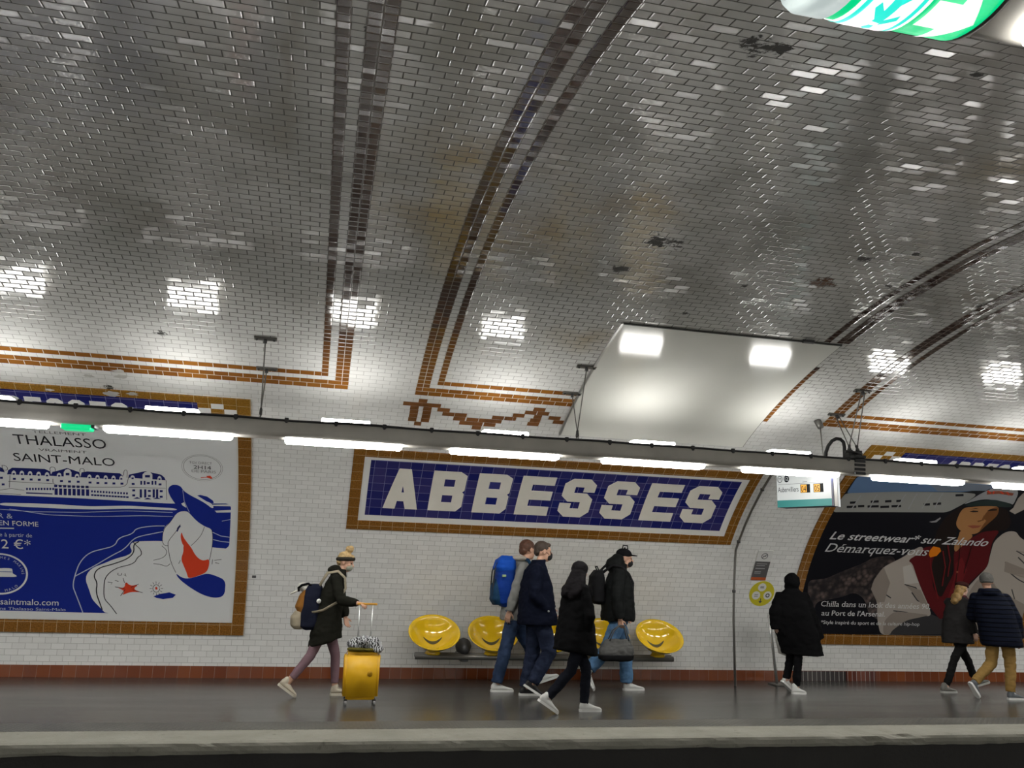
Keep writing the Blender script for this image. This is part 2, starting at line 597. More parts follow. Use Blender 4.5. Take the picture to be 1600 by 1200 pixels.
def asphalt(name):
    m, nt, P = _nt(name)
    b = NB(nt)
    tc = b.n('ShaderNodeTexCoord').outputs['Object']
    mp = b.n('ShaderNodeMapping')
    mp.inputs['Scale'].default_value = (0.35, 1.6, 1.0)
    nt.links.new(tc, mp.inputs[0])
    big = b.noise(mp.outputs[0], 1.6, 4.0, 0.6)
    fine = b.noise(tc, 140.0, 3.0)
    c = b.mix(b.ramp(big, 0.3, 0.7), (0.042, 0.041, 0.038), (0.060, 0.058, 0.053))
    c = b.mix(b.math('MULTIPLY', fine, 0.35), c, (0.09, 0.087, 0.078))
    nt.links.new(c, P.inputs['Base Color'])
    nt.links.new(b.math('ADD', 0.16, b.math('MULTIPLY', big, 0.12)), P.inputs['Roughness'])
    bp = b.n('ShaderNodeBump')
    bp.inputs['Strength'].default_value = 0.12
    bp.inputs['Distance'].default_value = 0.004
    nt.links.new(fine, bp.inputs['Height'])
    nt.links.new(bp.outputs[0], P.inputs['Normal'])
    return m
def concrete(name, c0, c1, dark):
    m, nt, P = _nt(name)
    b = NB(nt)
    tc = b.n('ShaderNodeTexCoord').outputs['Object']
    c = b.mix(b.ramp(b.noise(tc, 2.2, 6.0, 0.65), 0.3, 0.7), c0, c1)
    c = b.mix(b.ramp(b.noise(tc, 9.0, 5.0, 0.7), 0.60, 0.75), c, dark)
    nt.links.new(c, P.inputs['Base Color'])
    P.inputs['Roughness'].default_value = 0.75
    bp = b.n('ShaderNodeBump')
    bp.inputs['Strength'].default_value = 0.5
    bp.inputs['Distance'].default_value = 0.01
    nt.links.new(b.noise(tc, 24.0, 6.0, 0.7), bp.inputs['Height'])
    nt.links.new(bp.outputs[0], P.inputs['Normal'])
    return m
M['asphalt'] = asphalt('worn_platform_asphalt')
M['nosing'] = concrete('pale_nosing_concrete', (0.19, 0.185, 0.152), (0.27, 0.26, 0.22), (0.11, 0.10, 0.08))
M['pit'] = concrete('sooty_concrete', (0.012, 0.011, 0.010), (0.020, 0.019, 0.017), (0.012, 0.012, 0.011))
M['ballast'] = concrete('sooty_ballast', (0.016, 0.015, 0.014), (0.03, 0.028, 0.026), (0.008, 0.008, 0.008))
mb = MB(); mb.box(((X0 + X1) / 2, (3.60 + Y_WALL + .05) / 2, -0.5), (X1 - X0, Y_WALL + .05 - 3.60, 1.0))
struct(mb.build('floor', M['asphalt']))
mb = MB(); mb.box(((X0 + X1) / 2, (YN_EDGE + YN_WALL) / 2, -0.5), (X1 - X0, YN_EDGE - YN_WALL, 1.0))
struct(mb.build('floor_near', M['asphalt']))
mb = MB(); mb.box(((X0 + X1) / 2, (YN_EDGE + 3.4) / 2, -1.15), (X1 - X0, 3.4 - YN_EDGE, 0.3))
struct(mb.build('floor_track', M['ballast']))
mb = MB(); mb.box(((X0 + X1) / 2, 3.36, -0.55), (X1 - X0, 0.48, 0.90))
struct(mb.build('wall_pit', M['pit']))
# nosing: a long concrete kerb with a chipped lower edge
def kerb(name, y0, y1, zt, zb):
    bm = bmesh.new()
    nx = 420
    rows = []
    prof_ = [(y1, zb), (y1, zt), ((y0 + y1) / 2, zt), (y0 + 0.05, zt - .001), (y0 + .012, zt - .012), (y0, zt - 0.035), (y0, zb + .03), (y0 + .012, zb), (y1, zb)][:-1]
    for i in range(nx + 1):
        x = X0 + (X1 - X0) * i / nx
        r_ = []
        for k, (y, z) in enumerate(prof_):
            p = Vector((x, y, z))
            if k in (3, 4, 5, 6, 7):
                w = noise.noise(Vector((x * 2.3, k * 0.6, 3.1))) + 0.6 * noise.noise(Vector((x * 7.0, k * 1.3, 9.0)))
                chip = max(0.0, noise.noise(Vector((x * 0.8, 5.0, 1.0))) + 0.15)
                p.y += abs(w) * 0.022 * (0.4 + 2.0 * chip)
                p.z += (w * 0.012 if k in (6, 7) else (-abs(w) * 0.014 * chip * 2 if k < 6 else 0))
            r_.append(bm.verts.new(p))
        rows.append(r_)
    n = len(prof_)
    for i in range(nx):
        for k in range(n):
            bm.faces.new([rows[i][k], rows[i + 1][k], rows[i + 1][(k + 1) % n], rows[i][(k + 1) % n]])
    bm.faces.new(rows[0]); bm.faces.new(rows[-1][::-1])
    bmesh.ops.recalc_face_normals(bm, faces=bm.faces[:])
    me = bpy.data.meshes.new(name)
    bm.to_mesh(me); bm.free()
    return struct(link(name, me, M['nosing']))
kerb('trim_1', Y_EDGE, 3.60, 0.004, -0.098)
# tactile strip: grey with rows of small studs
def tactile():
    m, nt, P = _nt('grey_tactile_strip')
    b = NB(nt)
    tc = b.n('ShaderNodeTexCoord').outputs['Object']
    sp = b.n('ShaderNodeSeparateXYZ'); nt.links.new(tc, sp.inputs[0])
    wv = b.math('MULTIPLY', b.math('SINE', b.math('MULTIPLY', sp.outputs[0], 92.0)), b.math('SINE', b.math('MULTIPLY', sp.outputs[1], 92.0)))
    st = b.ramp(wv, 0.1, 0.6)
    c = b.mix(b.ramp(b.noise(tc, 1.3, 4.0), 0.35, 0.65), (0.085, 0.082, 0.072), (0.16, 0.155, 0.135))
    nt.links.new(b.mix(st, b.mix(0.5, c, (0.03, 0.03, 0.03)), c), P.inputs['Base Color'])
    P.inputs['Roughness'].default_value = 0.45
    bp = b.n('ShaderNodeBump'); bp.inputs['Distance'].default_value = 0.006
    nt.links.new(st, bp.inputs['Height']); nt.links.new(bp.outputs[0], P.inputs['Normal'])
    return m
M['tactile'] = tactile()
mb = MB(); mb.box(((X0 + X1) / 2, 3.80, 0.002), (X1 - X0, 0.40, 0.006)); struct(mb.build('trim_2', M['tactile']))
for k, y in enumerate((2.35, 0.95)):
    mb = MB()
    mb.box(((X0 + X1) / 2, y, -0.86), (X1 - X0, 0.07, 0.04)); mb.box(((X0 + X1) / 2, y, -0.92), (X1 - X0, 0.02, 0.12)); mb.box(((X0 + X1) / 2, y, -0.985), (X1 - X0, 0.14, 0.03))
    struct(mb.build('trim_%d' % (3 + k), M['dark_steel']))
# brown plinth at the foot of the wall
mb = MB(); mb.panel(X0, X1, 0.0, 0.148, -0.01, 0.012); struct(mb.build('baseboard_back', M['tile_plinth'], uv_wall=True))
mb = MB(); mb.panel(7.22, 8.03, 0.001, 0.142, 0.0, 0.014); struct(mb.build('trim_5', M['tile_plinth_dark'], uv_wall=True))
mb = MB(); mb.panel(8.03, 8.55, 0.001, 0.142, 0.0, 0.014); struct(mb.build('trim_6', M['tile_plinth_wine'], uv_wall=True))

# brown tile bands that frame each bay of the vault
_tn = [10]
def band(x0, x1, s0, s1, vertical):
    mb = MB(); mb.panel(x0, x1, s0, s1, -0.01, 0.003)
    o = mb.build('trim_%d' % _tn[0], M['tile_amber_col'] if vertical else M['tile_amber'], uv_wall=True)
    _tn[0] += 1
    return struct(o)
G = TH
S_TOP = S_END - S_GRID
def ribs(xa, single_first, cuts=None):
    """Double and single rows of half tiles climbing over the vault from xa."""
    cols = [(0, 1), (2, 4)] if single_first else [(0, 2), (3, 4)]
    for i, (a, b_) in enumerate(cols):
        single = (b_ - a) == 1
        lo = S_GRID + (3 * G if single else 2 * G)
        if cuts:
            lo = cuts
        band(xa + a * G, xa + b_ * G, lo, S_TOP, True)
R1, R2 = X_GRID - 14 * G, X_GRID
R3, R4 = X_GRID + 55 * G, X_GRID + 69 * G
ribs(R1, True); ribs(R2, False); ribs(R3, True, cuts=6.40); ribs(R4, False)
band(R1 - 55 * G, R1 + 4 * G, S_GRID, S_GRID + 2 * G, False); band(R1 - 55 * G, R1 + G, S_GRID + 3 * G, S_GRID + 4 * G, False)
band(R2, 2.80, S_GRID, S_GRID + 2 * G, False); band(R2 + 3 * G, 2.80, S_GRID + 3 * G, S_GRID + 4 * G, False)
band(R4, R4 + 59 * G, S_GRID, S_GRID + 2 * G, False); band(R4 + 3 * G, R4 + 59 * G, S_GRID + 3 * G, S_GRID + 4 * G, False)
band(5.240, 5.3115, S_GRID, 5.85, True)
# scrolled frieze of brown tiles below the band
FR = [(0.917,4.403,1.5),(1.027,4.462,.7),(1.135,4.392,1.5),(0.946,4.317,.7),(0.95,4.242,.7),(0.951,4.174,.7),(0.949,4.102,.7),(1.097,4.311,.7),(1.1,4.24,.7),(1.101,4.174,.7),(1.1,4.105,.7),(1.021,4.046,.6),(1.288,4.323,1),(1.356,4.256,1),(1.503,4.243,1),(1.497,4.173,1),(1.582,4.101,1),(1.656,4.177,1),(1.721,4.102,1),(1.732,4.043,.8),(1.805,4.179,1),(1.879,4.102,1),(1.952,4.249,1),(1.94,4.171,1),(2.083,4.243,.7),(2.189,4.312,1),(2.154,4.236,.3),(2.408,4.449,1),(2.32,4.39,1),(2.472,4.378,1),(2.424,4.309,.7),(2.41,4.236,.9),(2.402,4.163,1),(2.632,4.309,1),(2.698,4.239,.9),(5.175,4.335,1.0),(5.14,4.262,.5),(5.13,4.19,.5),(5.12,4.12,.5)]
M['tile_frieze'] = plain('brown_frieze_tile', (0.20, 0.085, 0.030), 0.12, vary=0.25, vscale=6)
mb = MB()
for x, s, w in FR:
    s = S_GRID + (round((s - S_GRID) / G - 0.5) + 0.5) * G
    mb.panel(x - w * TW / 2 + .003, x + w * TW / 2 - .003, s - G / 2 + .003, s + G / 2 - .003, -0.01, 0.003)
struct(mb.build('trim_7', M['tile_frieze']))

# ------------------------------------------------------------------ things on the wall
ART = {}
for n_, c_ in dict(blue=(0.010, 0.022, 0.21), navy=(0.012, 0.016, 0.12), white=(0.62, 0.63, 0.63), pale=(0.42, 0.46, 0.58), ink=(0.03, 0.03, 0.035), grey=(0.20, 0.20, 0.20), red=(0.60, 0.055, 0.022),
                   black=(0.007, 0.007, 0.010), sky=(0.10, 0.17, 0.30), bluegrey=(0.16, 0.19, 0.24), stone=(0.27, 0.27, 0.255), trouser=(0.035, 0.034, 0.036), hair=(0.014, 0.009, 0.008),
                   burgundy=(0.085, 0.008, 0.010), burgundy2=(0.13, 0.012, 0.014), skin=(0.35, 0.17, 0.065), skin2=(0.16, 0.065, 0.022), lip=(0.25, 0.07, 0.04), capgrey=(0.30, 0.30, 0.31), brim=(0.022, 0.035, 0.033),
                   cream=(0.34, 0.30, 0.265), creamlt=(0.42, 0.39, 0.36), creamdk=(0.235, 0.20, 0.172), orange=(0.62, 0.17, 0.008), wtext=(0.55, 0.55, 0.55)).items():
    ART[n_] = plain('print_' + n_, c_, 0.5, spec=0.12)
def cobble():
    m, nt, P = _nt('print_cobbles')
    b = NB(nt)
    tc = b.n('ShaderNodeTexCoord').outputs['Object']
    vo = b.n('ShaderNodeTexVoronoi'); vo.inputs['Scale'].default_value = 14.0
    nt.links.new(tc, vo.inputs['Vector'])
    f = b.math('MULTIPLY', b.ramp(vo.outputs['Distance'], 0.75, 0.1), b.ramp(b.noise(tc, 6.0, 4.0), 0.35, 0.7))
    nt.links.new(b.mix(f, (0.010, 0.008, 0.010), (0.16, 0.115, 0.10)), P.inputs['Base Color'])
    P.inputs['Roughness'].default_value = 0.42
    return m
ART['cobble'] = cobble()
ART_KEYS = list(ART)
def rounded(pts, closed, cap):
    out = []
    n = len(pts)
    for i in range(n):
        if not closed and i in (0, n - 1):
            out.append(pts[i]); continue
        p = Vector(pts[i])
        for q in (pts[i - 1], pts[(i + 1) % n]):
            d = Vector(q) - p
            k = min(.25, cap / d.length) if d.length > 1e-6 else 0
            out.append(tuple(p + d * k))
    return out
def draw(mb, text, base=0.006):
    boxes = []
    for ln in text.strip().split('\n'):
        kind, colr, w, flat = ln.split('|')
        pts = [tuple(float(q) / 1000 for q in p.split(',')) for p in flat.split(';')]
        if len(pts) >= 8 or (kind == 'L' and len(pts) > 3):
            pts = rounded(rounded(pts, kind == 'P', .045), kind == 'P', .02)
        xs, ss = [p[0] for p in pts], [p[1] for p in pts]
        bb = (min(xs), max(xs), min(ss), max(ss))
        lay = 1
        for (q, l) in boxes:
            if bb[0] < q[1] and bb[1] > q[0] and bb[2] < q[3] and bb[3] > q[2]:
                lay = max(lay, l + 1)
        boxes.append((bb, lay))
        bm = flat_pieces(pts) if kind == 'P' else stroke_pieces(pts, float(w))
        art_add(mb, bm, base + lay * 0.0007, ART_KEYS.index(colr))
    return max(l for _, l in boxes)
def advert(name, x0, x1, label, base_col, art, texts, cat='poster'):
    t = thing(name, WP((x0 + x1) / 2, 0.7, 0.0), label, cat)
    s0, s1 = 0.705, 3.585
    fw = 0.155
    mb = MB()
    mb.panel(x0 - fw, x0, s0 - fw, s1, -0.02, 0.022); mb.panel(x1, x1 + fw, s0 - fw, s1, -0.02, 0.022)
    mb.panel(x0, x1, s0 - fw, s0, -0.02, 0.022)
    mb.build('tile_frame', M['tile_frame'], t, uv_wall=True)
    mb = MB()
    mb.panel(x0, x1, s0 + .005, s1, 0.001, 0.006, ART_KEYS.index(base_col))
    top = draw(mb, art)
    for s, c, x, sv, w, cap, k in texts:
        type_on(mb, s, x, sv, w, cap, 0.006 + (top + 2) * 0.0007, ART_KEYS.index(c), **k)
    if x0 < 0:      # lettering round the oval emblem
        for word, a0, da in (('LES THERMES MARINS', 160, -9.2), ('SAINT MALO', 228, 9.6)):
            for i, ch in enumerate(word):
                if ch == ' ':
                    continue
                a = math.radians(a0 + da * i)
                bm = glyphs(ch)
                rot = a - math.pi / 2 if da < 0 else a + math.pi / 2
                cx_ = sum(v.co.x for v in bm.verts) / max(1, len(bm.verts))
                for v in bm.verts:
                    px_, py_ = (v.co.x - cx_) * .045, (v.co.y - .35) * .045
                    v.co = Vector((-3.802 + .255 * math.cos(a) + px_ * math.cos(rot) - py_ * math.sin(rot), 1.292 + .222 * math.sin(a) + px_ * math.sin(rot) + py_ * math.cos(rot), 0))
                art_add(mb, bm, 0.006 + (top + 2) * 0.0007, ART_KEYS.index('pale'))
    mb.build('printed_sheet', [ART[k] for k in ART_KEYS], t)
    # name header above the sheet: ochre surround, cobalt field, white letters
    hb = MB()
    h0, h1 = 3.60, 4.255
    hb.panel(x0 - fw, x1 + fw, h1 - 0.105, h1, -0.02, 0.018); hb.panel(x0 - fw, x1 + fw, h0, h0 + .06, -0.02, 0.018)
    hb.panel(x0 - fw, x0 - .004, h0 + .06, h1 - .105, -0.02, 0.018); hb.panel(x1 + .004, x1 + fw, h0 + .06, h1 - .105, -0.02, 0.018)
    for e in (-1, 1):
        xa = x0 if e < 0 else x1
        hb.panel(min(xa, xa - e * .42), max(xa, xa - e * .42), h0 + .06, h1 - .105, -0.02, 0.011)
    hd = hb.build('header_surround', M['tile_header'], t, uv_wall=True)
    hb = MB(); hb.panel(x0 + 0.42, x1 - 0.42, h0 + .06, h1 - .105, -0.02, 0.014); hb.build('header_field', M['tile_blue'], t, uv_wall=True)
    for e in (-1, 1):
        xa = x0 if e < 0 else x1
        for i in range(3):
            for j in range(5):
                if (i + j) % 2 == 1:
                    a = xa - e * 0.14 * i
                    hb = MB()
                    hb.panel(min(a, a - e * .135), max(a, a - e * .135), h0 + .062 + j * .098, h0 + .062 + (j + 1) * .098 - .004, -0.02, 0.014)
                    hb.build('header_corner_tile', M['tile_border'], t)
    return t
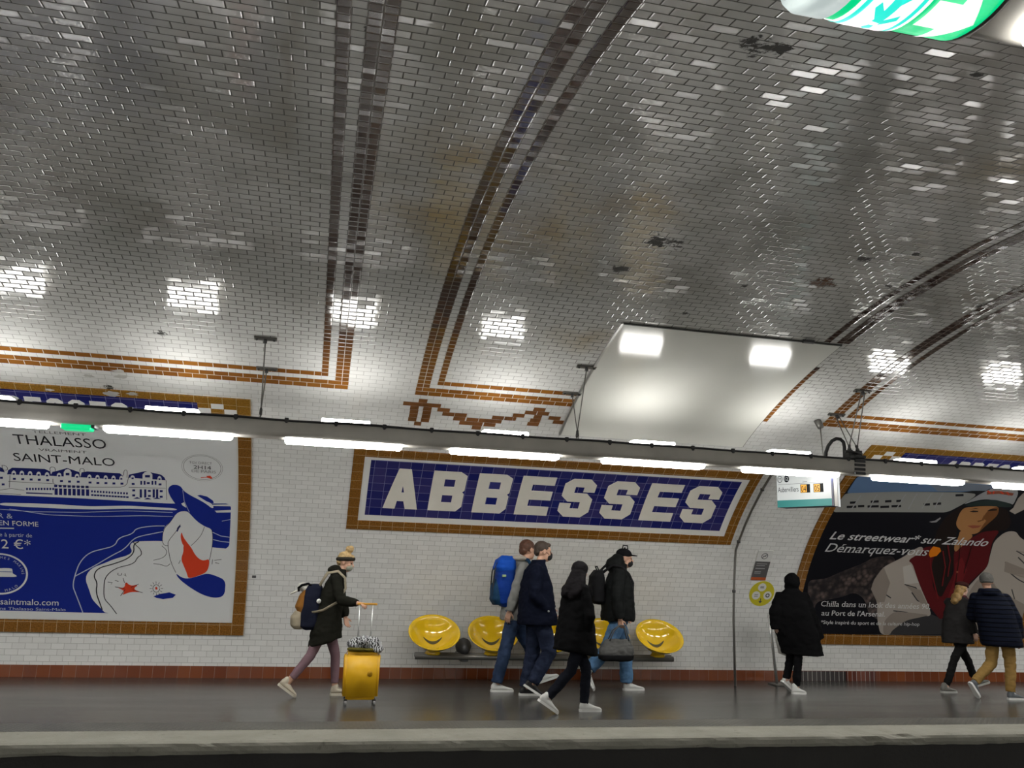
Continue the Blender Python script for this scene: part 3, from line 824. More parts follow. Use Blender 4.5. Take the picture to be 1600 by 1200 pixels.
THALASSO_ART = '''
P|blue|0|-5050,2406;-2869,2409;-1848,2392;-1119,2438;-1129,1739;-1329,1730;-1345,834;-2505,804;-5050,821
P|white|0|-2844,1267;-2772,1400;-2623,1472;-2493,1544;-2343,1595;-2287,1654;-2325,1733;-2287,1792;-2193,1808;-1947,1824;-1329,1753;-1121,1744;-1063,798;-2581,803;-2621,848;-2701,930;-2751,991;-2783,1097
P|white|0|-3759,2287;-3409,2301;-3055,2301;-2769,2292;-2331,2331;-1774,2322;-1756,2291;-2332,2286;-2699,2250;-3059,2241;-3502,2243;-3763,2249
P|white|0|-1339,2406;-1119,2425;-1119,2394;-1339,2386
P|white|0|-1339,2311;-1118,2337;-1118,2299;-1338,2281
L|pale|0.008|-3768,2192;-3419,2177;-2883,2196;-2334,2252;-1813,2258
L|pale|0.008|-3663,2203;-3244,2140;-2704,2145;-2150,2190;-1813,2194
L|pale|0.012|-2844,801;-2950,1071;-2980,1155;-2956,1306;-2902,1484;-2791,1622;-2493,1725;-2455,1843;-2286,1909;-2247,1993;-2060,2039;-1909,2047
L|pale|0.012|-2956,1285;-2716,1446;-2531,1588;-2381,1685;-2287,1827;-2211,1877;-1928,1962
L|ink|0.014|-2621,848;-2708,1077;-2693,1207;-2742,1292;-2697,1403;-2492,1477;-2343,1550;-2268,1644;-2278,1758;-2212,1803
L|ink|0.01|-2448,799;-2531,913;-2610,995;-2617,1166;-2602,1296;-2491,1410;-2266,1485;-2229,1577;-2177,1613;-2193,1693;-2249,1748;-2287,1804
L|pale|0.01|-1335,1980;-1236,1929;-1127,1915
L|pale|0.01|-1332,1872;-1234,1848;-1124,1839
L|pale|0.008|-1279,2141;-1125,2186
P|navy|0|-3692,2834;-3660,2811;-3651,2751;-3702,2764
P|navy|0|-3631,2723;-3610,2789;-3562,2832;-3215,2840;-3159,2806;-3154,2736
P|navy|0|-3166,2735;-3135,2799;-3078,2821;-2969,2873;-2841,2818;-2836,2737
P|navy|0|-2836,2737;-2817,2814;-2753,2835;-2394,2834;-2360,2795;-2370,2729
P|navy|0|-2299,2770;-2295,2818;-2102,2891;-1928,2846;-1892,2803;-1881,2759
P|white|0|-3587,2690;-3579,2754;-3566,2779;-3550,2790;-3537,2781;-3531,2757;-3539,2694
P|navy|0|-3571,2723;-3567,2750;-3543,2751;-3547,2725
P|white|0|-3500,2695;-3492,2758;-3480,2784;-3464,2794;-3451,2786;-3444,2762;-3452,2698
P|navy|0|-3484,2727;-3481,2754;-3457,2756;-3460,2729
P|white|0|-3413,2694;-3405,2758;-3392,2783;-3377,2794;-3363,2786;-3356,2762;-3364,2698
P|navy|0|-3397,2727;-3393,2754;-3369,2756;-3372,2729
P|white|0|-3320,2692;-3313,2756;-3300,2782;-3284,2793;-3271,2784;-3264,2760;-3271,2696
P|navy|0|-3304,2725;-3301,2752;-3277,2754;-3280,2727
P|white|0|-3229,2690;-3222,2754;-3210,2780;-3194,2791;-3180,2782;-3173,2758;-3180,2694
P|navy|0|-3214,2723;-3211,2750;-3186,2752;-3189,2725
P|white|0|-3097,2700;-3091,2760;-3078,2783;-3063,2794;-3049,2786;-3042,2763;-3048,2704
P|navy|0|-3082,2731;-3079,2756;-3054,2758;-3057,2733
P|white|0|-3022,2707;-3012,2804;-2991,2843;-2965,2860;-2941,2847;-2928,2810;-2938,2713
P|navy|0|-2996,2757;-2992,2798;-2950,2801;-2954,2760
P|white|0|-2901,2697;-2896,2757;-2884,2780;-2868,2791;-2854,2783;-2846,2760;-2852,2700
P|navy|0|-2886,2728;-2884,2753;-2859,2755;-2861,2730
P|white|0|-2763,2696;-2758,2756;-2747,2780;-2733,2790;-2720,2782;-2713,2760;-2718,2700
P|navy|0|-2749,2727;-2747,2753;-2725,2754;-2727,2729
P|white|0|-2674,2696;-2669,2756;-2658,2780;-2644,2790;-2631,2782;-2624,2759;-2629,2699
P|navy|0|-2660,2727;-2658,2752;-2636,2754;-2638,2728
P|white|0|-2583,2695;-2578,2756;-2568,2779;-2553,2790;-2541,2781;-2533,2759;-2538,2698
P|navy|0|-2569,2726;-2567,2752;-2545,2753;-2547,2728
P|white|0|-2495,2698;-2491,2759;-2480,2782;-2466,2793;-2453,2784;-2446,2762;-2450,2701
P|navy|0|-2482,2729;-2480,2755;-2457,2756;-2459,2731
P|white|0|-2407,2701;-2403,2761;-2393,2785;-2378,2796;-2365,2787;-2358,2765;-2362,2704
P|navy|0|-2394,2732;-2392,2758;-2370,2759;-2371,2734
P|white|0|-2283,2719;-2279,2780;-2268,2804;-2252,2814;-2237,2806;-2229,2783;-2232,2723
P|navy|0|-2268,2750;-2267,2776;-2241,2778;-2243,2752
P|white|0|-2144,2740;-2139,2834;-2114,2872;-2080,2889;-2047,2877;-2027,2842;-2032,2748
P|navy|0|-2113,2789;-2111,2829;-2055,2833;-2057,2793
P|white|0|-1975,2729;-1972,2790;-1962,2814;-1948,2825;-1934,2816;-1926,2793;-1929,2732
P|navy|0|-1962,2760;-1961,2786;-1938,2788;-1939,2762
P|navy|0|-3575,2674;-3543,2676;-3547,2645;-3579,2643
P|navy|0|-3485,2675;-3453,2678;-3457,2646;-3488,2644
P|navy|0|-3394,2677;-3363,2679;-3366,2648;-3398,2646
P|navy|0|-3307,2680;-3275,2682;-3279,2651;-3310,2648
P|navy|0|-3216,2679;-3184,2682;-3187,2650;-3219,2648
P|navy|0|-3066,2676;-3034,2679;-3037,2647;-3069,2645
P|navy|0|-2978,2676;-2946,2678;-2949,2646;-2981,2644
P|navy|0|-2882,2679;-2850,2681;-2852,2650;-2885,2648
P|navy|0|-2752,2676;-2720,2678;-2722,2647;-2755,2645
P|navy|0|-2665,2675;-2633,2678;-2635,2646;-2668,2644
P|navy|0|-2575,2680;-2543,2682;-2545,2651;-2578,2648
P|navy|0|-2486,2681;-2454,2683;-2456,2652;-2489,2649
P|navy|0|-2396,2684;-2363,2686;-2365,2655;-2398,2652
P|navy|0|-2270,2688;-2237,2690;-2238,2658;-2271,2656
P|navy|0|-2097,2714;-2064,2717;-2065,2685;-2099,2682
P|navy|0|-1964,2702;-1930,2705;-1931,2673;-1965,2670
P|navy|0|-2269,2587;-2236,2589;-2237,2558;-2270,2555
P|navy|0|-2090,2590;-2057,2593;-2058,2561;-2091,2559
P|navy|0|-1955,2596;-1921,2598;-1922,2566;-1956,2564
P|navy|0|-2273,2508;-2239,2510;-2241,2479;-2274,2476
P|navy|0|-2093,2511;-2060,2513;-2061,2482;-2094,2479
P|navy|0|-1958,2507;-1924,2510;-1925,2478;-1959,2476
P|navy|0|-3706,2579;-3675,2581;-3678,2551;-3710,2548
P|navy|0|-3711,2681;-3680,2683;-3684,2652;-3715,2650
P|navy|0|-2170,2729;-2149,2730;-2153,2668;-2173,2666
P|navy|0|-2132,2732;-2111,2733;-2114,2670;-2135,2669
P|navy|0|-2042,2738;-2022,2740;-2025,2677;-2045,2675
P|navy|0|-2007,2741;-1986,2742;-1989,2679;-2009,2678
P|navy|0|-2184,2594;-2159,2596;-2164,2464;-2190,2463
P|navy|0|-2133,2598;-2108,2600;-2113,2468;-2139,2466
P|navy|0|-2036,2605;-2010,2606;-2015,2474;-2041,2472
P|navy|0|-1997,2607;-1971,2609;-1976,2477;-2002,2475
P|navy|0|-2266,2441;-2219,2471;-2175,2446
P|navy|0|-2144,2438;-2097,2469;-2053,2444
P|navy|0|-2040,2452;-1991,2483;-1943,2458
P|navy|0|-3138,2598;-3103,2599;-3107,2563;-3141,2560
P|navy|0|-3138,2543;-3103,2544;-3112,2443;-3147,2444
P|navy|0|-3088,2600;-3054,2600;-3057,2564;-3092,2562
P|navy|0|-3088,2545;-3054,2545;-3063,2444;-3097,2445
P|navy|0|-3039,2601;-3005,2602;-3008,2565;-3043,2563
P|navy|0|-3039,2546;-3004,2547;-3013,2445;-3047,2446
P|navy|0|-2990,2602;-2955,2603;-2958,2567;-2993,2564
P|navy|0|-2990,2547;-2955,2548;-2963,2446;-2998,2447
P|navy|0|-2940,2604;-2906,2604;-2909,2568;-2944,2566
P|navy|0|-2940,2549;-2905,2549;-2913,2447;-2948,2449
P|navy|0|-2891,2605;-2856,2606;-2859,2569;-2894,2567
P|navy|0|-2890,2550;-2855,2551;-2863,2449;-2898,2450
P|navy|0|-2841,2607;-2806,2607;-2809,2571;-2844,2568
P|navy|0|-2841,2551;-2806,2552;-2813,2450;-2848,2451
P|navy|0|-2791,2608;-2757,2609;-2759,2572;-2794,2570
P|navy|0|-2791,2553;-2756,2553;-2763,2451;-2798,2452
P|navy|0|-3449,2531;-3430,2532;-3433,2498;-3453,2496
P|navy|0|-3417,2533;-3398,2534;-3401,2500;-3421,2498
P|navy|0|-3385,2535;-3366,2536;-3369,2502;-3389,2501
P|navy|0|-3354,2537;-3334,2539;-3338,2504;-3357,2503
P|navy|0|-3322,2539;-3302,2541;-3306,2506;-3325,2505
P|navy|0|-3290,2542;-3270,2543;-3274,2508;-3293,2507
P|navy|0|-3258,2544;-3238,2545;-3241,2511;-3261,2509
P|navy|0|-3226,2546;-3206,2547;-3209,2513;-3229,2511
P|navy|0|-3194,2548;-3174,2550;-3177,2515;-3197,2514
P|navy|0|-3162,2550;-3142,2552;-3145,2517;-3165,2516
P|navy|0|-3456,2462;-3168,2464;-3170,2447;-3458,2442
P|navy|0|-2734,2540;-2715,2541;-2718,2510;-2736,2508
P|navy|0|-2738,2481;-2711,2481;-2712,2455;-2740,2455
P|navy|0|-2702,2539;-2683,2541;-2685,2509;-2704,2508
P|navy|0|-2706,2480;-2678,2480;-2680,2454;-2707,2454
P|navy|0|-2669,2539;-2650,2540;-2652,2508;-2671,2507
P|navy|0|-2673,2480;-2646,2480;-2647,2454;-2675,2454
P|navy|0|-2637,2538;-2618,2539;-2620,2508;-2639,2507
P|navy|0|-2641,2479;-2613,2479;-2614,2453;-2642,2453
P|navy|0|-2604,2538;-2585,2539;-2587,2507;-2606,2506
P|navy|0|-2608,2478;-2580,2479;-2582,2453;-2609,2453
P|navy|0|-2571,2537;-2552,2538;-2554,2507;-2573,2506
P|navy|0|-2575,2478;-2547,2478;-2549,2452;-2577,2452
P|navy|0|-2539,2537;-2520,2538;-2522,2506;-2541,2505
P|navy|0|-2542,2477;-2514,2477;-2516,2452;-2544,2451
P|navy|0|-2506,2536;-2487,2537;-2489,2506;-2508,2505
P|navy|0|-2509,2477;-2482,2477;-2483,2451;-2511,2451
P|navy|0|-2473,2536;-2454,2537;-2456,2505;-2475,2504
P|navy|0|-2477,2476;-2449,2476;-2450,2450;-2478,2450
P|navy|0|-2440,2535;-2421,2536;-2423,2505;-2442,2503
P|navy|0|-2444,2476;-2416,2476;-2417,2450;-2445,2450
P|navy|0|-2407,2535;-2388,2536;-2390,2504;-2409,2503
P|navy|0|-2411,2475;-2383,2475;-2384,2449;-2412,2449
P|navy|0|-2374,2534;-2355,2535;-2357,2504;-2376,2502
P|navy|0|-2378,2475;-2350,2475;-2351,2449;-2379,2449
P|navy|0|-2341,2534;-2322,2535;-2324,2503;-2343,2502
P|navy|0|-2344,2474;-2316,2474;-2318,2448;-2346,2448
L|ink|0.006|-3632,2615;-3148,2615
L|ink|0.006|-3140,2693;-3150,2597;-2762,2590;-2333,2620;-2297,2791
L|ink|0.006|-3602,2711;-3631,2522
L|ink|0.006|-3739,2477;-3615,2509;-3472,2490
L|ink|0.006|-2307,2621;-1885,2633
L|ink|0.006|-1874,2760;-1878,2448
L|ink|0.006|-3665,2863;-3673,2784;-3610,2789;-3618,2858;-3665,2863
L|ink|0.006|-3159,2806;-3156,2876;-3096,2876;-3104,2810
L|ink|0.006|-2834,2822;-2829,2879;-2780,2876;-2789,2816
L|ink|0.006|-2353,2805;-2340,2896;-2303,2895;-2317,2772
L|ink|0.006|-3744,2430;-3515,2425
P|white|0|-1735,2276;-1643,2290;-1603,2241;-1523,2134;-1429,2062;-1347,2032;-1331,1915;-1335,1765;-1363,1568;-1383,1391;-1450,1342;-1613,1305;-1695,1318;-1765,1378;-1823,1502;-1853,1629;-1868,1758;-1908,1756;-1942,1820;-1922,2019;-1842,2108;-1789,2213
P|blue|0|-1765,1370;-1695,1310;-1612,1295;-1491,1337;-1383,1383;-1271,1348;-1150,1289;-1152,1071;-1268,1037;-1409,1071;-1551,1152;-1679,1248;-1743,1316
P|red|0|-1710,1980;-1689,1897;-1641,1817;-1585,1738;-1542,1642;-1486,1579;-1431,1557;-1363,1592;-1366,1471;-1397,1391;-1491,1340;-1612,1297;-1629,1367;-1673,1476;-1710,1570;-1679,1685;-1687,1766;-1722,1879
P|white|0|-1711,1822;-1680,1766;-1690,1684;-1704,1749
P|blue|0|-1851,2647;-1811,2694;-1752,2699;-1708,2675;-1677,2605;-1600,2539;-1509,2483;-1417,2418;-1337,2344;-1255,2243;-1221,2159;-1226,2090;-1266,2053;-1347,2049;-1442,2078;-1523,2142;-1590,2224;-1643,2299;-1722,2320;-1786,2403;-1836,2506;-1859,2593
P|white|0|-1587,2536;-1521,2548;-1417,2462;-1350,2427;-1323,2362;-1350,2352;-1417,2418;-1509,2488
P|blue|0|-1521,2544;-1482,2556;-1403,2534;-1337,2476;-1324,2441;-1350,2427;-1417,2462
P|white|0|-1710,2405;-1674,2425;-1649,2342;-1692,2371
L|pale|0.006|-1687,2622;-1674,2446;-1616,2275
P|navy|0|-1726,2080;-1718,2047;-1734,2029;-1756,1969;-1770,1977;-1760,2028
L|ink|0.006|-1435,2062;-1467,1942;-1533,1839;-1593,1770
L|ink|0.006|-1723,2080;-1770,1977;-1869,1823;-1868,1758;-1853,1629;-1823,1502;-1765,1378
L|ink|0.006|-1789,2213;-1842,2108;-1922,2003;-1942,1820;-1908,1756;-1868,1758
L|ink|0.006|-1347,2032;-1331,1915;-1335,1765;-1363,1568
L|ink|0.006|-2039,1542;-1919,1578;-1867,1677;-1942,1754
L|ink|0.006|-2038,1494;-1957,1489;-1876,1456;-1837,1502
L|ink|0.006|-1716,1554;-1735,1505
P|red|0|-2475,1159;-2370,1141;-2364,1239;-2305,1175;-2201,1200;-2275,1133;-2159,1093;-2293,1100;-2404,1043;-2360,1104
L|ink|0.007|-2485,1159;-2370,1139
L|ink|0.007|-2361,1130;-2414,1039
L|ink|0.007|-2275,1122;-2153,1089
L|ink|0.007|-2295,1158;-2205,1204
L|ink|0.007|-2373,1217;-2394,1281
L|ink|0.007|-2452,1350;-2461,1319;-2410,1316;-2415,1347
L|ink|0.007|-2386,1326;-2357,1305;-2373,1344
L|ink|0.007|-2572,1221;-2515,1212;-2533,1194
L|ink|0.007|-2488,1246;-2446,1232
L|ink|0.007|-1324,1579;-1331,1509
L|ink|0.007|-1304,1568;-1216,1583
L|ink|0.007|-1293,1534;-1243,1524
L|ink|0.007|-1950,1151;-1954,1126;-1967,1107;-1987,1098;-2008,1102;-2025,1118;-2034,1141;-2032,1167;-2021,1189;-2003,1201;-1982,1200;-1964,1188;-1952,1166
L|ink|0.006|-1938,1151;-1911,1152
L|ink|0.006|-1944,1119;-1920,1104
L|ink|0.006|-1962,1094;-1947,1069
L|ink|0.006|-1989,1085;-1987,1055
L|ink|0.006|-2016,1092;-2028,1066
L|ink|0.006|-2037,1115;-2059,1099
L|ink|0.006|-2046,1147;-2073,1145
L|ink|0.006|-2041,1180;-2065,1193
L|ink|0.006|-2023,1205;-2038,1230
L|ink|0.006|-1997,1215;-1999,1246
L|ink|0.006|-1969,1208;-1958,1236
L|ink|0.006|-1948,1186;-1926,1203
P|red|0|-2008,1162;-1993,1172;-1977,1159;-1980,1137;-1999,1134
P|blue|0|-2022,1043;-1946,1077;-1831,1102;-1752,1072;-1789,1028;-1904,1009;-1982,1022
L|white|0.022|-3504,1292;-3507,1327;-3514,1361;-3527,1393;-3544,1424;-3566,1453;-3591,1479;-3621,1502;-3653,1521;-3688,1537;-3725,1548;-3763,1555;-3802,1557;-3841,1555;-3879,1548;-3916,1537;-3951,1521;-3983,1502;-4013,1479;-4038,1453;-4060,1424;-4077,1393;-4090,1361;-4097,1327;-4100,1292;-4097,1257;-4090,1223;-4077,1191;-4060,1160;-4038,1131;-4013,1105;-3983,1082;-3951,1063;-3916,1047;-3879,1036;-3841,1029;-3802,1027;-3763,1029;-3725,1036;-3688,1047;-3653,1063;-3621,1082;-3591,1105;-3566,1131;-3544,1160;-3527,1191;-3514,1223;-3507,1257;-3504,1292
P|white|0|-3810,1366;-3676,1368;-3668,1346;-3668,1296;-3630,1280;-3613,1253;-3810,1250;-3843,1249;-3860,1340
L|blue|0.008|-5050,1319;-3676,1318
L|blue|0.01|-5050,1287;-5050,1283
L|white|0.014|-3839,1916;-3633,1923
L|grey|0.006|-1238,3001;-1240,3027;-1245,3053;-1254,3078;-1267,3101;-1282,3123;-1301,3142;-1322,3160;-1346,3174;-1371,3186;-1397,3194;-1425,3199;-1453,3201;-1481,3199;-1509,3194;-1535,3186;-1560,3174;-1584,3160;-1605,3142;-1624,3123;-1639,3101;-1652,3078;-1661,3053;-1666,3027;-1668,3001;-1666,2975;-1661,2949;-1652,2924;-1639,2901;-1624,2879;-1605,2860;-1584,2842;-1561,2828;-1535,2816;-1509,2808;-1481,2803;-1453,2801;-1425,2803;-1397,2808;-1371,2816;-1346,2828;-1322,2842;-1301,2860;-1282,2879;-1267,2901;-1254,2924;-1245,2949;-1240,2975;-1238,3001
L|grey|0.004|-1218,3001;-1220,3029;-1226,3057;-1236,3084;-1249,3110;-1267,3134;-1287,3155;-1310,3174;-1336,3190;-1363,3202;-1392,3212;-1422,3217;-1453,3219;-1484,3217;-1514,3212;-1543,3202;-1570,3190;-1596,3174;-1619,3155;-1639,3134;-1657,3110;-1670,3084;-1680,3057;-1686,3029;-1688,3001;-1686,2973;-1680,2945;-1670,2918;-1657,2892;-1639,2868;-1619,2847;-1596,2828;-1571,2812;-1543,2800;-1514,2790;-1484,2785;-1453,2783;-1422,2785;-1392,2790;-1363,2800;-1336,2812;-1310,2828;-1287,2847;-1267,2868;-1249,2892;-1236,2918;-1226,2945;-1220,2973;-1218,3001
L|red|0.012|-1475,2832;-1410,2845;-1345,2829
P|red|0|-1410,2866;-1363,2875;-1336,2835;-1392,2836
'''
THALASSO_TEXT = [('TELLEMENT', 'grey', -3.259, 3.426, 0.561, 0.043, {}), ('THALASSO', 'ink', -3.475, 3.228, 0.974, 0.158, {}), ('VRAIMENT', 'grey', -3.237, 3.132, 0.513, 0.042, {}), ('SAINT-MALO', 'ink', -3.521, 2.951, 1.088, 0.128, {}), ('MER &', 'pale', -3.935, 2.068, 0.3, 0.072, {}), ('EN FORME', 'white', -3.79, 1.966, 0.434, 0.069, {}), ('e à partir de', 'pale', -3.796, 1.807, 0.361, 0.056, {}), ('2 €*', 'white', -3.782, 1.64, 0.326, 0.127, {}), ('thalasso-saintmalo.com', 'white', -4.211, 0.893, 1.079, 0.078, {}), ('Séjour selon conditions Thalasso Saint-Malo', 'pale', -4.507, 0.825, 1.46, 0.036, {}), ('TGV DIRECT', 'grey', -1.598, 3.064, 0.258, 0.04, {}), ('2H14', 'ink', -1.551, 2.98, 0.199, 0.061, {}), ('DE PARIS', 'grey', -1.575, 2.922, 0.278, 0.043, {})]
STREET_ART = '''
P|black|0|7160,3578;9880,3601;11200,754;7528,693;7230,1284;7174,1576;7144,2256;7119,2935
P|sky|0|7177,3580;7468,3588;9469,3565;9531,3515;9004,3374;7941,3296;7242,3207;7193,3204
P|bluegrey|0|8339,3504;8715,3573;9404,3541;9347,3427;8838,3382;8588,3355
P|stone|0|7168,3152;7193,3204;7941,3296;9010,3364;9263,3349;9205,3185;9146,3104;9002,2931;8061,2875;7136,2814;7164,3003
P|black|0|7317,2952;7464,2969;7485,2924;7338,2908
P|black|0|7484,2980;7582,2993;7603,2949;7506,2936
P|black|0|7638,2984;7812,3003;7834,2958;7660,2940
P|black|0|7845,2988;7981,3005;8004,2960;7868,2944
P|black|0|8014,3017;8163,3034;8188,2989;8038,2972
P|black|0|8508,3086;8607,3100;8633,3054;8533,3040
P|black|0|8653,3113;8778,3129;8805,3083;8679,3068
P|black|0|7325,3041;7421,3054;7444,3010;7347,2996
P|black|0|7640,3083;7762,3099;7785,3054;7662,3039
P|black|0|7862,3106;7959,3120;7983,3075;7886,3061
P|black|0|8035,3126;8107,3138;8132,3092;8059,3080
P|black|0|8906,3317;9030,3334;9060,3286;8935,3270
P|cobble|0|7204,1564;7490,1601;7722,1734;8026,1887;8174,2009;8488,2052;8598,1910;8418,1788;8323,1560;8474,1186;8607,723;8438,720;7526,705;7256,1285
P|black|0|7837,1301;8037,1387;8228,1285;8365,1026;8579,927;8608,711;7541,693;7404,1004;7420,1211
P|trouser|0|8778,713;8909,985;9409,1075;10221,802;11200,972;11200,1089;11200,754
P|hair|0|9178,3096;9021,2849;9015,2603;9053,2414;9109,2170;9100,1990;9364,1482;9588,1053;9698,1326;9600,1951;9441,2309;9372,2559;9243,2747;9213,2945
P|hair|0|9770,3122;9996,3033;10196,2806;10237,2641;10005,2595;9862,2489;9712,2449;9795,2714;9849,2954
P|burgundy|0|8741,1975;8987,2256;9193,2235;9207,1935;9393,1483;9583,1323;9669,1777;9498,2188;9522,2376;9684,2448;9811,2584;10098,2633;10080,2405;10175,2096;10225,1917;10093,1735;9999,1587;9807,1357;9666,949;9380,1208;9103,1586;8884,1893
P|burgundy2|0|9629,1953;9691,2075;9875,1844;9873,1526;9770,1383;9698,1326;9710,1663
P|skin|0|9221,3055;9487,3101;9756,3120;9821,3042;9870,2916;9827,2787;9785,2678;9748,2554;9648,2514;9513,2541;9376,2602;9271,2700;9233,2821;9203,2963
P|skin|0|9402,2595;9658,2523;9689,2465;9642,2378;9572,2241;9534,2158;9460,2252;9445,2469
P|skin2|0|9756,3120;9828,3042;9870,2916;9827,2787;9785,2678;9748,2554;9736,2711;9749,2818;9681,2832;9643,2920;9650,3030
P|hair|0|9352,2973;9400,3003;9492,2997;9498,2975;9423,2965
P|hair|0|9633,3010;9676,3059;9779,3061;9791,3030;9704,3015
P|hair|0|9304,3015;9413,3054;9487,3040;9422,3040
P|lip|0|9479,2686;9574,2704;9665,2703;9722,2710;9690,2659;9594,2641
P|skin2|0|9633,2937;9698,2815;9626,2771;9591,2794;9657,2821
P|capgrey|0|9152,3094;9319,3389;9474,3558;9789,3537;9915,3419;9999,3156;9917,3196;9460,3257;9283,3191
P|brim|0|9173,3096;9356,3207;9598,3257;9917,3196;10008,3121;9919,3108;9551,3116;9293,3087
P|lip|0|9372,3411;9553,3444;9837,3413;9846,3359;9596,3382;9413,3350
P|cream|0|8873,1922;9103,1586;9380,1208;9477,1024;9013,1040;8804,931;8778,713;8608,711;8518,951;8462,1238;8298,1450;8307,1615;8399,1845;8663,2030;8815,2202;8905,2252;8971,2164;8768,1976
P|cream|0|10175,2127;10108,2406;10200,2606;10372,2632;10540,2493;11200,2245;11200,2064;11200,1171;11200,1058;11200,945;10221,802;9900,954;9936,1416;10104,1706;10225,1917
P|cream|0|9982,3461;9975,3315;10033,3105;10009,3034;10147,2974;10244,3085
P|creamlt|0|8728,1858;8851,1906;9103,1586;8859,1550
L|trouser|0.018|8492,1455;8586,1363;8684,1311
L|trouser|0.018|8859,1550;9072,1501;9231,1340
L|trouser|0.018|9025,1417;9160,1284;9287,1233
L|trouser|0.018|8774,1100;9006,1079;9307,1007
L|trouser|0.018|10504,2019;10641,1843;10878,1704;11020,1650
L|trouser|0.018|10603,2240;10795,2155
L|trouser|0.018|10694,2119;10869,2003
L|trouser|0.018|10823,1527;11000,1250;11011,1085
P|creamdk|0|8399,1845;8599,1569;8588,1242;8465,1225;8298,1450;8307,1615
P|creamdk|0|8789,1093;9179,1070;9444,1044;9030,949;8799,777;8778,713;8651,711;8635,928
P|creamdk|0|8877,1537;9169,1462;9366,1208;9229,1237;9039,1417
P|creamdk|0|10497,2034;11200,1816;11200,1664;11200,1535;11200,1684;10559,1840
P|creamdk|0|10589,2240;11200,2210;11200,2049;11200,2121
P|creamdk|0|10138,1692;10288,1800;10555,1519;11200,1242;11200,969;10361,857;10135,958;9997,1306
P|creamdk|0|11200,1528;11200,1306;11200,1086;11200,1138
P|capgrey|0|8799,2726;8882,2751;8937,2827;8959,2801;8925,2721;8849,2710
L|capgrey|0.02|8118,3259;8134,2939
L|capgrey|0.02|8290,3279;8327,2952
L|capgrey|0.02|8512,3307;8540,2980
L|capgrey|0.02|8685,3327;8737,3014
L|capgrey|0.02|7434,3182;7424,2891
L|capgrey|0.02|7671,3220;7701,2910
L|burgundy2|0.02|9109,2170;9179,1934;9372,1595;9525,1321
L|burgundy2|0.02|9303,2179;9468,1887;9533,1544
L|burgundy2|0.02|9330,2304;9506,2007;9576,1716
L|hair|0.012|9522,2376;9661,2014;9758,1608;9778,1356
L|hair|0.012|9728,2418;9805,2080;9840,1784
P|lip|0|9685,1825;9720,1826;9733,1791;9699,1790
P|lip|0|9752,1511;9787,1512;9797,1479;9762,1478
L|red|0.02|9370,3433;9459,3382
L|red|0.02|9478,3434;9512,3368
L|red|0.02|9586,3436;9676,3385
L|red|0.02|9700,3431;9787,3365
P|orange|0|9068,2168;9096,2262;9220,2237;9269,2178;9231,2085;9132,2051;9091,2094
'''
STREET_TEXT = [('Le streetwear* sur Zalando', 'wtext', 7.305, 2.312, 2.71, 0.144, {'shear': 0.22, 'bold': 0.012}), ('Démarquez-vous', 'wtext', 7.312, 2.082, 1.744, 0.157, {'shear': 0.22, 'serif': 1}), ('Chilla dans un look des années 90,', 'wtext', 7.501, 1.148, 1.915, 0.088, {'serif': 1}), ('au', 'wtext', 7.535, 1.001, 0.132, 0.082, {'serif': 1}), ("Port de l'Arsenal.", 'wtext', 7.71, 1.004, 0.926, 0.08, {'bold': 0.01}), ('*Style inspiré du sport et de la culture hip-hop', 'wtext', 7.547, 0.866, 1.727, 0.056, {})]
def block_letter(ch, w, h):
    """Square-cut capitals of the tiled station name, as (outline, holes) in a w x h box."""
    a, c = 0.158, 0.10
    if ch == 'A':
        return [(0, 0), (.155, 0), (.172, .13), (.255, .13), (.288, 0), (.447, 0), (.30, h), (.146, h)], [[(.215, .275), (.25, .275), (.222, .39)]]
    if ch == 'B':
        o = [(0, 0), (w - .07, 0), (w, .085), (w, .305), (w - .028, .335), (w, .365), (w, h - .065), (w - .09, h), (0, h)]
        return o, [[(a, .145), (w - .145, .145), (w - .145, .27), (a, .27)], [(a, .42), (w - .145, .42), (w - .145, .55), (a, .55)]]
    if ch == 'E':
        return [(0, 0), (w, 0), (w, .155), (a, .155), (a, .27), (w, .27), (w, .43), (a, .43), (a, h - .15), (w, h - .15), (w, h), (0, h)], []
    if ch == 'S':
        return [(c, 0), (w - c, 0), (w, c), (w, .33), (w - c, .43), (a, .43), (a, h - .15), (w - a, h - .15), (w - a, h - .24), (w, h - .24), (w, h - c), (w - c, h), (c, h), (0, h - c), (0, .37), (c, .27), (w - a, .27), (w - a, .15), (a, .15), (a, .24), (0, .24), (0, c)], []
def letter_mesh(mb, ch, x, s, w, h, off, scale=1.0, mi=0, thick=0.004):
    out, holes = block_letter(ch, w / scale, h / scale)
    loops = [out] + holes
    flat = [p for l in loops for p in l]
    tri = tessellate_polygon([[Vector((p[0], p[1], 0)) for p in l] for l in loops])
    bm = bmesh.new()
    vs = [bm.verts.new((x + p[0] * scale, s + p[1] * scale, 0)) for p in flat]
    for t in tri:
        try:
            bm.faces.new([vs[i] for i in t])
        except ValueError:
            pass
    art_add(mb, bm, off, mi)
    for l in loops:      # the letter's own thin edge
        n = len(l)
        for i in range(n):
            p, q = l[i], l[(i + 1) % n]
            k = max(1, int(abs(p[1] - q[1]) * scale / 0.08))
            for j in range(k):
                a = (p[0] + (q[0] - p[0]) * j / k, p[1] + (q[1] - p[1]) * j / k); b_ = (p[0] + (q[0] - p[0]) * (j + 1) / k, p[1] + (q[1] - p[1]) * (j + 1) / k)
                A, B_ = (x + a[0] * scale, s + a[1] * scale), (x + b_[0] * scale, s + b_[1] * scale)
                mb.add([WP(*A, off - thick), WP(*B_, off - thick), WP(*B_, off), WP(*A, off)], [[0, 1, 2, 3]], mi, False)

WORD = 'ABBESSES'
